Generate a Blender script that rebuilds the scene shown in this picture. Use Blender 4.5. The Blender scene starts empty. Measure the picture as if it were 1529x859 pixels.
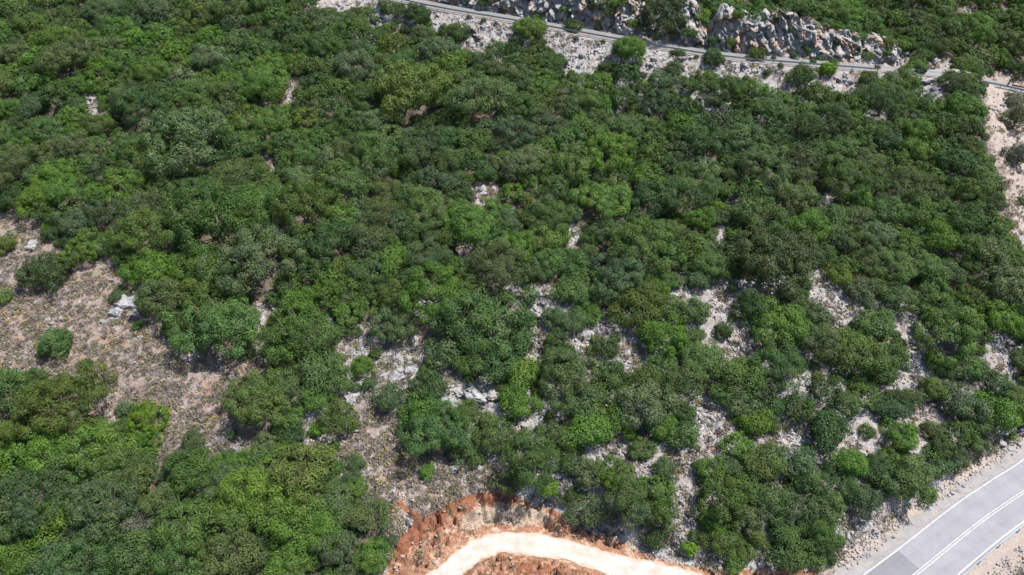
import bpy, math, random
import numpy as np
from mathutils import Vector

random.seed(7)
RNG = np.random.default_rng(11)
scene = bpy.context.scene
COL = scene.collection

# ------------------------------------------------------------------ camera model
W, HH = 1529.0, 859.0
FOC = 1092.0
PITCH = math.radians(38.0)
CAMZ = 80.0
CP, SP = math.cos(PITCH), math.sin(PITCH)


def ray(u, v):
    s = (HH / 2 - v) / FOC
    return np.array([(u - W / 2) / FOC, CP + s * SP, -SP + s * CP])


def P(u, v, z):
    d = ray(u, v)
    t = (z - CAMZ) / d[2]
    return np.array([d[0] * t, d[1] * t, z])


def proj(x, y, z):
    """world -> photo pixel and depth (arrays)"""
    zz = z - CAMZ
    f = y * CP - zz * SP
    up = y * SP + zz * CP
    f = np.maximum(f, 1e-3)
    return W / 2 + FOC * x / f, HH / 2 - FOC * up / f, f


# ------------------------------------------------------------------ noise
def _hash(ix, iy, iz, seed):
    n = (ix * 374761393 + iy * 668265263 + iz * 2147483647 + seed * 974711) & 0xFFFFFFFF
    n = ((n ^ (n >> 13)) * 1274126177) & 0xFFFFFFFF
    n = ((n ^ (n >> 16)) * 2246822519) & 0xFFFFFFFF
    return ((n ^ (n >> 15)) & 0xFFFFFF) / float(0xFFFFFF)


def vnoise(x, y, z=None, seed=0):
    x = np.asarray(x, dtype=np.float64)
    y = np.asarray(y, dtype=np.float64)
    z = np.zeros_like(x) if z is None else np.asarray(z, dtype=np.float64)
    ix, iy, iz = np.floor(x).astype(np.int64), np.floor(y).astype(np.int64), np.floor(z).astype(np.int64)
    fx, fy, fz = x - ix, y - iy, z - iz
    fx, fy, fz = [f * f * f * (f * (f * 6 - 15) + 10) for f in (fx, fy, fz)]
    r = 0
    for dx in (0, 1):
        wx = fx if dx else 1 - fx
        for dy in (0, 1):
            wy = fy if dy else 1 - fy
            for dz in (0, 1):
                wz = fz if dz else 1 - fz
                r = r + wx * wy * wz * _hash(ix + dx, iy + dy, iz + dz, seed)
    return r * 2 - 1


def fbm(x, y, z=None, seed=0, octs=4, gain=0.5):
    a, t, f = 1.0, 0.0, 1.0
    for o in range(octs):
        t = t + a * vnoise(np.asarray(x) * f, np.asarray(y) * f, None if z is None else np.asarray(z) * f, seed + o * 17)
        a *= gain
        f *= 2.03
    return t


def ridged(x, y, z=None, seed=0, octs=4):
    a, t, f = 1.0, 0.0, 1.0
    for o in range(octs):
        t = t + a * (1 - np.abs(vnoise(np.asarray(x) * f, np.asarray(y) * f, None if z is None else np.asarray(z) * f, seed + o * 13)))
        a *= 0.5
        f *= 2.1
    return t - 1.0


def sstep(a, b, x):
    t = np.clip((x - a) / (b - a), 0, 1)
    return t * t * (3 - 2 * t)


def worley(x, y, z, seed=0):
    """nearest jittered cell: a random value, the offset from its seed, and how near the joint with the next cell is"""
    x, y, z = [np.asarray(a, float) for a in (x, y, z)]
    ix, iy, iz = [np.floor(a).astype(np.int64) for a in (x, y, z)]
    best = np.full(x.shape, 1e9); second = np.full(x.shape, 1e9)
    rnd = np.zeros(x.shape); ox = np.zeros(x.shape); oy = np.zeros(x.shape); oz = np.zeros(x.shape)
    for dx in (-1, 0, 1):
        for dy in (-1, 0, 1):
            for dz in (-1, 0, 1):
                cx, cy, cz = ix + dx, iy + dy, iz + dz
                ax = x - (cx + _hash(cx, cy, cz, seed)); ay = y - (cy + _hash(cx, cy, cz, seed + 7)); az = z - (cz + _hash(cx, cy, cz, seed + 13))
                q = ax * ax + ay * ay + az * az
                m = q < best
                second = np.where(m, best, np.minimum(second, q))
                best = np.where(m, q, best)
                rnd = np.where(m, _hash(cx, cy, cz, seed + 29), rnd)
                ox, oy, oz = np.where(m, ax, ox), np.where(m, ay, oy), np.where(m, az, oz)
    return rnd, ox, oy, oz, np.sqrt(second) - np.sqrt(best)


def blocks(x, y, z, seed=0, tilt=1.0):
    r, ox, oy, oz, e = worley(x, y, z, seed)
    t1, t2, t3 = (r * 37.7) % 1 - .5, (r * 91.3) % 1 - .5, (r * 53.9) % 1 - .5
    return (r - .5) + tilt * (t1 * ox + t2 * oy + t3 * oz) * 1.6 - .28 * np.exp(-(e / .06) ** 2)


# ------------------------------------------------------------------ lines in the world
def smooth_line(pts, n=8):
    pts = [np.array(p, float) for p in pts]
    pts = [2 * pts[0] - pts[1]] + pts + [2 * pts[-1] - pts[-2]]
    out = []
    for i in range(1, len(pts) - 2):
        p0, p1, p2, p3 = pts[i - 1:i + 3]
        for k in range(n):
            t = k / n
            out.append(0.5 * (2 * p1 + (p2 - p0) * t + (2 * p0 - 5 * p1 + 4 * p2 - p3) * t * t + (3 * p1 - p0 - 3 * p2 + p3) * t ** 3))
    out.append(pts[-2])
    return np.array(out)


def near_line(x, y, line):
    """distance, signed side (+ = left of the direction of travel), z on the line, arc length"""
    best = np.full(x.shape, 1e18)
    side = np.zeros(x.shape)
    zz = np.zeros(x.shape)
    arc = np.zeros(x.shape)
    s0 = 0.0
    for a, b in zip(line[:-1], line[1:]):
        d = b[:2] - a[:2]
        L2 = d @ d
        L = math.sqrt(L2)
        t = np.clip(((x - a[0]) * d[0] + (y - a[1]) * d[1]) / L2, 0, 1)
        ex, ey = x - (a[0] + t * d[0]), y - (a[1] + t * d[1])
        q = ex * ex + ey * ey
        m = q < best
        best = np.where(m, q, best)
        side = np.where(m, d[0] * ey - d[1] * ex, side)
        zz = np.where(m, a[2] + t * (b[2] - a[2]), zz)
        arc = np.where(m, s0 + t * L, arc)
        s0 += L
    return np.sqrt(best), np.sign(side), zz, arc


def normals2(line):
    t = np.gradient(line[:, :2], axis=0)
    t /= np.linalg.norm(t, axis=1)[:, None]
    return np.stack([-t[:, 1], t[:, 0]], 1)


def offset(line, d):
    o = line.copy()
    o[:, :2] += normals2(line) * (d if np.isscalar(d) else np.asarray(d)[:, None])
    return o


# lower paved road: its hill side edge line
EDGE = [P(1289, 859, 0), P(1339, 822, .2), P(1404, 771, .45), P(1439, 745, .6), P(1481, 717, .8), P(1529, 686, 1.05)]
d0 = EDGE[0] - EDGE[1]
d0 /= np.linalg.norm(d0[:2])
d1 = EDGE[-1] - EDGE[-2]
d1 /= np.linalg.norm(d1[:2])
n1 = np.array([-d1[1], d1[0], 0])
ROAD_EDGE = smooth_line([EDGE[0] + d0 * 46 + np.array([-3, -6, -1.2]), EDGE[0] + d0 * 24 + np.array([0, -1.5, -.6]), EDGE[0] + d0 * 9] + EDGE +
                        [EDGE[-1] + d1 * 14 + n1 * .8, EDGE[-1] + d1 * 34 + n1 * 4, EDGE[-1] + d1 * 70 + n1 * 13])
ROAD_MID = offset(ROAD_EDGE, -3.15)
ROAD_W = 6.5

# dirt track, middle line
TRK = [P(560, 940, -3.4), P(668, 856, -1.8), P(703, 827, -1.4), P(742, 811, -1.15), P(778, 812, -1.0), P(815, 816, -.9),
       P(860, 824, -.75), P(908, 842, -.55), P(965, 853, -.4), P(1030, 870, -.25), P(1110, 900, -.2)]
TRACK = smooth_line(TRK)

# upper road: its valley side edge (guardrail)
UP = [P(300, -60, 36.5), P(480, -25, 34.6), P(640, 12, 33.2), P(760, 33, 32.2), P(860, 51, 31.3), P(960, 69, 30.3), P(1080, 88, 29.0), P(1190, 98, 28.2),
      P(1290, 106, 27.2), P(1400, 116, 25.4), P(1470, 127, 24.0), P(1529, 139, 22.8)]
d2 = UP[-1] - UP[-2]
d2 /= np.linalg.norm(d2[:2])
UPPER = smooth_line(UP + [UP[-1] + d2 * 20, UP[-1] + d2 * 50 + np.array([0, 12, 0])])
d3 = UP[0] - UP[1]
UPPER = np.vstack([[UP[0] + d3], UPPER])
UP_W = 3.7
UPPER_MID = offset(UPPER, UP_W / 2)

# ------------------------------------------------------------------ masks, drawn as places on the slope
BARE = [
    [(-20, 322), (40, 312), (66, 350), (90, 372), (150, 400), (180, 392), (205, 440), (215, 470), (255, 505), (300, 528), (385, 536),
     (405, 548), (350, 575), (333, 630), (345, 668), (318, 668), (262, 672), (240, 692), (226, 705), (222, 720), (232, 690), (246, 610), (225, 596), (190, 596), (178, 625),
     (135, 628), (140, 570), (70, 552), (-20, 545)],
    [(505, 655), (530, 625), (522, 600), (560, 575), (545, 530), (580, 540), (620, 480), (650, 492), (635, 520), (612, 545), (614, 580), (600, 612), (606, 640), (612, 680), (690, 690),
     (735, 715), (762, 742), (780, 765), (700, 745), (650, 770), (600, 765), (590, 790), (575, 800), (560, 770), (545, 700), (500, 690)],
    [(655, 590), (700, 570), (745, 580), (738, 606), (712, 620), (708, 600), (655, 606)],
    [(590, 860), (584, 820), (600, 790), (610, 768), (650, 765), (690, 742), (760, 735), (800, 752), (850, 790), (900, 800), (960, 830), (1060, 850), (1160, 850), (1200, 858),
     (1260, 830), (1290, 790), (1330, 770), (1390, 745), (1440, 700), (1510, 640), (1540, 620), (1560, 860), (1560, 900), (560, 900)],
    [(790, 690), (830, 700), (850, 735), (812, 760), (800, 750)],
]
# stony gaps in the wood: (u, v, half width, half height)
GAPS = [(800, 440, 18, 17), (788, 455, 9, 8), (808, 468, 8, 16), (806, 510, 9, 22), (800, 530, 6, 8), (868, 503, 14, 7), (912, 485, 15, 12), (945, 510, 11, 16), (940, 535, 12, 8), (715, 282, 10, 11), (742, 282, 5, 6),
        (718, 305, 7, 7), (752, 300, 5, 6), (804, 297, 5, 6), (857, 348, 8, 14), (850, 363, 5, 8), (434, 122, 4, 16), (431, 142, 4, 10), (133, 147, 7, 8), (141, 165, 4, 9), (395, 232, 7, 6), (410, 250, 5, 5),
        (132, 275, 6, 5), (420, 352, 4, 14), (408, 328, 6, 5), (390, 485, 5, 26), (402, 458, 10, 4), (386, 520, 5, 10), (1080, 440, 9, 22), (1070, 468, 9, 16), (1062, 488, 6, 10), (1105, 492, 12, 14),
        (1095, 512, 14, 12), (1118, 522, 9, 10), (1213, 402, 5, 10), (1222, 430, 8, 12), (1238, 448, 14, 14), (1250, 465, 13, 14), (1290, 468, 7, 8), (1355, 475, 12, 7), (1350, 488, 8, 7), (1363, 512, 8, 18), (1375, 525, 7, 10),
        (1352, 545, 8, 8), (1366, 566, 6, 13), (1388, 606, 13, 12), (1358, 615, 8, 10), (1412, 608, 5, 5), (1403, 652, 6, 6), (1500, 515, 14, 9), (1500, 537, 10, 9), (1515, 555, 6, 8), (1048, 608, 9, 12), (1062, 625, 18, 16),
        (1058, 648, 13, 12), (1046, 668, 9, 8), (1010, 690, 10, 8), (1020, 745, 9, 10), (1012, 762, 9, 10), (1036, 738, 7, 6), (1185, 638, 14, 8), (1178, 655, 14, 14), (1228, 690, 10, 6), (1272, 640, 11, 12), (1278, 655, 9, 10), (1310, 668, 9, 12), (1318, 685, 6, 9),
        (1205, 567, 7, 5), (1095, 300, 6, 8), (1078, 345, 4, 14), (1072, 358, 5, 6), (934, 386, 5, 8), (1016, 410, 6, 4), (1015, 432, 7, 5), (690, 377, 4, 4), (700, 376, 12, 4), (924, 165, 3, 5), (1236, 300, 5, 6),
        (548, 492, 7, 8), (515, 518, 14, 7), (492, 480, 6, 8), (640, 490, 12, 8), (660, 497, 14, 5), (895, 678, 12, 9), (928, 670, 12, 14), (940, 690, 10, 8), (950, 708, 8, 8), (835, 618, 8, 7), (800, 622, 12, 6), (785, 632, 10, 8),
        (1032, 760, 8, 14), (1010, 815, 8, 8), (965, 640, 6, 6), (1115, 712, 6, 5), (1160, 727, 6, 4), (455, 625, 8, 6), (478, 618, 16, 8), (455, 650, 6, 18), (490, 655, 12, 7), (355, 668, 8, 5), (1040, 785, 6, 8), (1270, 770, 16, 10),
        # below and above the upper road
        (565, 28, 14, 8), (605, 40, 10, 8), (655, 22, 16, 10), (708, 55, 22, 20), (745, 45, 22, 15), (880, 70, 45, 22), (865, 95, 12, 10), (915, 75, 12, 18), (975, 92, 12, 12), (1010, 85, 30, 9), (1045, 95, 25, 8), (1110, 102, 38, 12), (1170, 115, 14, 18),
        (1150, 108, 22, 10), (1260, 118, 25, 18), (1215, 110, 10, 12), (1385, 126, 9, 11), (1400, 137, 14, 6), (1395, 97, 9, 10), (1415, 100, 8, 7), (1345, 88, 14, 9), (1320, 85, 20, 9), (520, 5, 40, 6), (700, 20, 60, 14), (830, 30, 70, 24), (1075, 62, 60, 26), (1180, 70, 70, 26), (1280, 90, 45, 14), (930, 40, 30, 22),
        # olive terrace
        (1490, 118, 22, 8), (1512, 128, 25, 10), (1490, 150, 22, 14), (1492, 180, 18, 20), (1500, 225, 17, 25), (1512, 262, 20, 22), (1520, 300, 15, 26), (1524, 338, 10, 22), (1525, 200, 14, 30), (1545, 250, 22, 160),
        # odd slivers
        (270, 660, 18, 8), (1505, 8, 6, 4), (1445, 18, 8, 6)]


def in_poly(u, v, poly):
    r = np.zeros(u.shape, bool)
    n = len(poly)
    j = n - 1
    for i in range(n):
        xi, yi = poly[i]
        xj, yj = poly[j]
        c = ((yi > v) != (yj > v)) & (u < (xj - xi) * (v - yi) / (yj - yi + 1e-9) + xi)
        r ^= c
        j = i
    return r


MW, MH = 400, 225          # mask raster over the photo's field
_mu, _mv = np.meshgrid((np.arange(MW) + .5) / MW * W, (np.arange(MH) + .5) / MH * HH)
GAPM = np.zeros((MH, MW), bool)
for poly in BARE:
    GAPM |= in_poly(_mu, _mv, poly)
for gu, gv, ga, gb in GAPS:
    ga, gb = (ga * 1.18 + .6, gb * 1.18 + .6) if gv > 150 and gu < 1460 else (ga * 1.1 + .5, gb * 1.1 + .5)
    GAPM |= ((_mu - gu) / ga) ** 2 + ((_mv - gv) / gb) ** 2 < 1
RED_POLY = [(578, 742), (600, 752), (628, 768), (650, 764), (678, 747), (702, 738), (740, 733), (765, 736), (790, 752), (830, 762), (860, 785), (905, 800), (940, 815), (1000, 840), (1060, 850), (1130, 848), (1240, 850), (1245, 900), (560, 910), (584, 820), (606, 790), (618, 776)]
MOUND = [(690, 875), (700, 856), (716, 840), (748, 828), (786, 826), (822, 831), (858, 842), (905, 857), (935, 875)]
ROADSIDE = [(1215, 859), (1260, 825), (1295, 790), (1350, 768), (1400, 745), (1440, 705), (1475, 690), (1529, 640), (1560, 640), (1560, 700), (1290, 870), (1200, 875)]
LOOSE = [(470, 560), (560, 470), (680, 430), (800, 415), (900, 450), (1050, 425), (1220, 400), (1370, 450), (1500, 500), (1540, 640), (1440, 700), (1240, 860), (820, 860), (780, 740), (640, 600), (520, 640)]
TERRACE = [(1462, 118), (1480, 108), (1560, 112), (1560, 360), (1516, 345), (1500, 270), (1478, 215), (1468, 150)]


def mask_at(M, u, v):
    iu = np.clip((u / W * MW).astype(int), 0, MW - 1)
    iv = np.clip((v / HH * MH).astype(int), 0, MH - 1)
    ok = (u > -30) & (u < W + 30) & (v > -30) & (v < HH + 30)
    return M[iv, iu] & ok


# ------------------------------------------------------------------ the height of the hillside
SH_A, SH_B = P(1466, 140, 22)[:2], P(1530, 345, 15)[:2]


def base_height(x, y):
    z = .31 * (y - 49)
    z = np.where(y < 40, .31 * -9 + (y - 40) * .16, z)
    z = z + 1.3 * fbm(x / 34, y / 34, seed=3, octs=3) + .45 * fbm(x / 9, y / 9, seed=5, octs=3)
    # shoulder on the olive side
    d = SH_B - SH_A
    L = np.linalg.norm(d)
    sd = ((x - SH_A[0]) * -d[1] + (y - SH_A[1]) * d[0]) / L        # + beyond the shoulder
    z = z + 1.6 * np.exp(-((sd + 6) / 7) ** 2) * sstep(60, 90, y) - 3.6 * sstep(-2, 9, sd) * sstep(70, 95, y) * (1 - sstep(140, 190, y))
    # the gully beyond the end of the cliff lies lower
    z = z - 9.5 * sstep(58, 84, x) * sstep(132, 150, y) * (1 - .5 * sstep(190, 260, y))
    return z


def clampto(z, dd, rz, cut, fill):
    return np.clip(z, rz - fill * dd, rz + cut * dd)


def height(x, y, rough=True):
    x = np.asarray(x, float)
    y = np.asarray(y, float)
    z = base_height(x, y)
    # upper road bench, the hill stands steeper above it
    d, s, rz, arc = near_line(x, y, UPPER_MID)
    far = sstep(70, 60, d)
    z = z + np.where((s > 0), 4.8 * sstep(3, 9, d), 0) * far * (1 - sstep(54, 72, x))
    z = z - np.where((s < 0), 1.0, 0) * sstep(16, 4, d)
    rag = .55 * ridged(x / 2.6, y / 2.6, seed=31, octs=3)
    dd = np.maximum(0, d - (UP_W / 2 + .45))
    z = np.where(d < 40, clampto(z, dd, rz - .12, 2.3, .55) , z)
    # lower road bench
    d, s, rz, arc = near_line(x, y, ROAD_MID)
    dd = np.where(s > 0, np.maximum(0, d - ROAD_W / 2 - 1.6), np.maximum(0, d - ROAD_W / 2 - .7))
    zl = np.where(s > 0, np.clip(z, rz - .55 * dd, rz - .06 + .22 * np.minimum(dd, 1.2) + 1.25 * np.maximum(0, dd - 1.2)),
                  np.clip(z - 2.5, rz - .06 - .62 * dd, rz - .06 - .2 * dd))
    z = np.where(d < 30, zl, z)
    # dirt track
    d, s, rz, arc = near_line(x, y, TRACK)
    dd = np.maximum(0, d - 1.75)
    cutp = .16 * np.minimum(dd, 1.6) + 1.15 * np.maximum(0, dd - 1.6 - .5 * fbm(x / 2.2, y / 2.2, seed=8, octs=2))
    roadd = near_line(x, y, ROAD_MID)[0]
    z2 = np.clip(z, rz - .05 - .8 * dd, rz - .05 + cutp)
    z = np.where((d < 16) & (roadd > ROAD_W / 2 + .6), z2, z)
    u, v, _ = proj(x, y, z)
    # earth mound inside the bend
    mo = in_poly(u, v, MOUND)
    z = np.where(mo & (d > 1.7), np.maximum(z, rz + np.minimum(1.5, (d - 1.7) * 1.25) + .3 * fbm(x / 1.5, y / 1.5, seed=12, octs=3)), z)
    if rough:
        g = mask_at(GAPM, u, v)
        gm = np.where(g, 1.0, 0.35)
        flat = sstep(1.7, 3.2, d) * sstep(ROAD_W / 2 + 1.9, ROAD_W / 2 + 3.4, roadd) * sstep(UP_W / 2 + .2, UP_W / 2 + 2, near_line(x, y, UPPER_MID)[0])
        red = in_poly(u, v, RED_POLY)
        z = z + flat * np.where(g & ~red, .62 * blocks(x / 1.8, y / 1.5, z / 1.4, 44, 1.3) + .30 * blocks(x / .8, y / .7, z / .7, 45, 1.3), 0) * np.where(in_poly(u, v, BARE[0]) | in_poly(u, v, BARE[1]), .22, 1)
        z = z + flat * gm * (.2 * ridged(x / 1.9, y / 1.9, seed=41, octs=3) - .1 + .10 * fbm(x / .8, y / .8, seed=43, octs=2))
        z = z + flat * np.where(red, 1.0 * blocks(x / 1.9 + .4 * vnoise(x, y, None, 9), y / 1.3, z / 1.2, 47, 1.3) + .52 * blocks(x / .8, y / .6, z / .7, 48, 1.3) + .2 * blocks(x / .4, y / .36, z / .4, 49), 0)
    return z


# ------------------------------------------------------------------ mesh helpers
def make_mesh(name, V, F, mat=None, smooth=False, attrs=None, colors=None):
    """V (n,3), F (m,k) fixed-size polygons, or list of polygons"""
    me = bpy.data.meshes.new(name)
    V = np.asarray(V, np.float32)
    if isinstance(F, np.ndarray):
        m, k = F.shape
        me.vertices.add(len(V))
        me.vertices.foreach_set('co', V.ravel())
        me.loops.add(m * k)
        me.loops.foreach_set('vertex_index', F.astype(np.int32).ravel())
        me.polygons.add(m)
        me.polygons.foreach_set('loop_start', (np.arange(m) * k).astype(np.int32))
        me.update(calc_edges=True)
    else:
        me.from_pydata([tuple(map(float, v)) for v in V], [], [list(map(int, f)) for f in F])
        me.update()
    if smooth:
        me.polygons.foreach_set('use_smooth', np.ones(len(me.polygons), bool))
    for k, a in (attrs or {}).items():
        at = me.attributes.new(k, 'FLOAT', 'POINT')
        at.data.foreach_set('value', np.asarray(a, np.float32).ravel())
    for k, a in (colors or {}).items():
        at = me.attributes.new(k, 'FLOAT_COLOR', 'POINT')
        a = np.asarray(a, np.float32)
        if a.shape[1] == 3:
            a = np.hstack([a, np.ones((len(a), 1), np.float32)])
        at.data.foreach_set('color', a.ravel())
    if mat:
        me.materials.append(mat)
    me.validate()
    return me


def link(name, me, parent=None, loc=None):
    o = bpy.data.objects.new(name, me)
    COL.objects.link(o)
    if parent:
        o.parent = parent
    if loc is not None:
        o.location = loc
    return o


def tag(o, label=None, cat=None, group=None, kind=None):
    if label: o['label'] = label
    if cat: o['category'] = cat
    if group: o['group'] = group
    if kind: o['kind'] = kind
    return o


def empty(name, loc, rz=0.0, sc=(1, 1, 1)):
    o = bpy.data.objects.new(name, None)
    COL.objects.link(o)
    o.location = loc
    o.rotation_euler = (0, 0, rz)
    o.scale = sc
    o.empty_display_size = .5
    return o


def join_copies(V, F, mats, trs):
    """V (n,3) F (m,k), mats (c,3,3), trs (c,3) -> one big vertex and face array"""
    n = len(V)
    c = len(trs)
    VV = np.einsum('cij,nj->cni', mats, V) + trs[:, None, :]
    FF = F[None] + (np.arange(c) * n)[:, None, None]
    return VV.reshape(-1, 3), FF.reshape(-1, F.shape[1])


def rot_z(a):
    c, s = np.cos(a), np.sin(a)
    M = np.zeros((len(a), 3, 3))
    M[:, 0, 0] = c; M[:, 0, 1] = -s; M[:, 1, 0] = s; M[:, 1, 1] = c; M[:, 2, 2] = 1
    return M


def rand_rot(n, rng):
    q = rng.normal(size=(n, 4))
    q /= np.linalg.norm(q, axis=1)[:, None]
    w, x, y, z = q.T
    return np.stack([np.stack([1 - 2 * (y * y + z * z), 2 * (x * y - z * w), 2 * (x * z + y * w)], 1),
                     np.stack([2 * (x * y + z * w), 1 - 2 * (x * x + z * z), 2 * (y * z - x * w)], 1),
                     np.stack([2 * (x * z - y * w), 2 * (y * z + x * w), 1 - 2 * (x * x + y * y)], 1)], 1)


# ------------------------------------------------------------------ materials
def new_mat(name):
    m = bpy.data.materials.new(name)
    m.use_nodes = True
    nt = m.node_tree
    nt.nodes.clear()
    out = nt.nodes.new('ShaderNodeOutputMaterial')
    return m, nt, out


class NT:
    def __init__(s, nt): s.nt = nt

    def n(s, t, **kw):
        x = s.nt.nodes.new('ShaderNode' + t)
        for k, v in kw.items():
            setattr(x, k, v)
        return x

    def l(s, a, b): s.nt.links.new(a, b)

    def val(s, inp, v):
        if hasattr(v, 'is_linked') or hasattr(v, 'links'):
            s.l(v, inp)
        else:
            inp.default_value = v

    def noise(s, scale, detail=4, rough=.55, vec=None, dist=0.0):
        x = s.n('TexNoise')
        x.inputs['Scale'].default_value = scale
        x.inputs['Detail'].default_value = detail
        x.inputs['Roughness'].default_value = rough
        x.inputs['Distortion'].default_value = dist
        if vec is not None: s.l(vec, x.inputs['Vector'])
        return x.outputs['Fac']

    def vor(s, scale, vec=None, feature='F1', out='Distance'):
        x = s.n('TexVoronoi', feature=feature)
        x.inputs['Scale'].default_value = scale
        if vec is not None: s.l(vec, x.inputs['Vector'])
        return x.outputs[out]

    def ramp(s, fac, stops):
        x = s.n('ValToRGB')
        e = x.color_ramp.elements
        while len(e) < len(stops): e.new(.5)
        for k, (p, c) in enumerate(stops):
            e[k].position = p
            e[k].color = (c, c, c, 1) if np.isscalar(c) else (*c, 1)
        s.l(fac, x.inputs[0])
        return x.outputs[0]

    def mix(s, fac, a, b, blend='MIX'):
        x = s.n('Mix', data_type='RGBA', blend_type=blend)
        s.val(x.inputs[0], fac)
        for k, v in ((6, a), (7, b)):
            if isinstance(v, tuple):
                x.inputs[k].default_value = (*v, 1)
            else:
                s.l(v, x.inputs[k])
        return x.outputs[2]

    def math(s, op, a, b=0.0, clamp=False):
        x = s.n('Math', operation=op)
        x.use_clamp = clamp
        s.val(x.inputs[0], a)
        s.val(x.inputs[1], b)
        return x.outputs[0]

    def attr(s, name, typ='GEOMETRY', out='Fac'):
        x = s.n('Attribute', attribute_name=name, attribute_type=typ)
        return x.outputs[out]

    def bump(s, h, strength=.6, dist=.1):
        x = s.n('Bump')
        x.inputs['Strength'].default_value = strength
        x.inputs['Distance'].default_value = dist
        s.l(h, x.inputs['Height'])
        return x.outputs[0]

    def bsdf(s, col, rough=.8, nrm=None, spec=.3, out=None, metal=0.0):
        x = s.n('BsdfPrincipled')
        if isinstance(col, tuple): x.inputs['Base Color'].default_value = (*col, 1)
        else: s.l(col, x.inputs['Base Color'])
        s.val(x.inputs['Roughness'], rough)
        x.inputs['Specular IOR Level'].default_value = spec
        x.inputs['Metallic'].default_value = metal
        if nrm is not None: s.l(nrm, x.inputs['Normal'])
        if out is not None: s.l(x.outputs[0], out.inputs[0])
        return x.outputs[0]


def foliage_mat(name, per_object=True, transl=.13, rough=.55, spec=.12):
    m, nt, out = new_mat(name)
    k = NT(nt)
    if per_object:
        oi = k.n('ObjectInfo')
        tone = oi.outputs['Color']
    else:
        tone = k.attr('tone', out='Color')
    ge = k.n('NewGeometry')
    ri = ge.outputs['Random Per Island']
    dark = k.mix(ri, (.84, .86, .88), (1.18, 1.15, 1.06))
    c = k.mix(1.0, tone, dark, 'MULTIPLY')
    cl = k.attr('clump')
    c = k.mix(1.0, c, k.mix(cl, (.80, .84, .92), (1.22, 1.15, .98)), 'MULTIPLY')
    d = k.bsdf(c, rough, spec=spec)
    t = k.n('BsdfTranslucent')
    tc = k.mix(1.0, c, (1.25, 1.35, .6), 'MULTIPLY')
    k.l(tc, t.inputs[0])
    mx = k.n('MixShader')
    mx.inputs[0].default_value = transl
    k.l(d, mx.inputs[1])
    k.l(t.outputs[0], mx.inputs[2])
    k.l(mx.outputs[0], out.inputs[0])
    return m


def rock_nodes(k, pos, ochre=.25, base=(.205, .207, .222), scale=1.0, pale=(.30, .297, .298)):
    n1 = k.noise(.9 * scale, 6, .62, pos)
    n2 = k.noise(4.5 * scale, 5, .6, pos)
    n3 = k.noise(.45 * scale, 4, .5, pos, .6)
    c = k.mix(k.ramp(n1, [(.38, 0.0), (.62, 1.0)]), base, pale)
    c = k.mix(k.ramp(n2, [(.36, .75), (.5, 0.0)]), c, (.13, .128, .135))
    c = k.mix(k.math('MULTIPLY', k.ramp(n3, [(.49, 0.0), (.62, 1.0)]), ochre), c, (.34, .205, .115))
    return c, n1, n2


def mat_rock(name, ochre=.25, bstr=.8, pale=(.29, .288, .29)):
    m, nt, out = new_mat(name)
    k = NT(nt)
    tc = k.n('TexCoord')
    oi = k.n('ObjectInfo')
    add = k.n('VectorMath', operation='ADD')
    k.l(tc.outputs['Object'], add.inputs[0])
    sc = k.n('VectorMath', operation='SCALE')
    k.l(oi.outputs['Location'], sc.inputs[0])
    sc.inputs['Scale'].default_value = 1.0
    k.l(sc.outputs[0], add.inputs[1])
    pos = add.outputs[0]
    c, n1, n2 = rock_nodes(k, pos, ochre, pale=pale)
    h = k.math('ADD', k.math('MULTIPLY', n1, .6), k.math('MULTIPLY', n2, .4))
    k.bsdf(c, .85, k.bump(h, bstr, .25), .25, out)
    return m


def mat_simple(name, col, rough=.6, metal=0.0, var=.15, scale=3.0, spec=.4):
    m, nt, out = new_mat(name)
    k = NT(nt)
    tc = k.n('TexCoord')
    n = k.noise(scale, 5, .6, tc.outputs['Object'])
    a = tuple(c * (1 - var) for c in col)
    b = tuple(c * (1 + var) for c in col)
    k.bsdf(k.mix(n, a, b), rough, k.bump(n, .2, .02), spec, out, metal)
    return m


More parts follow.
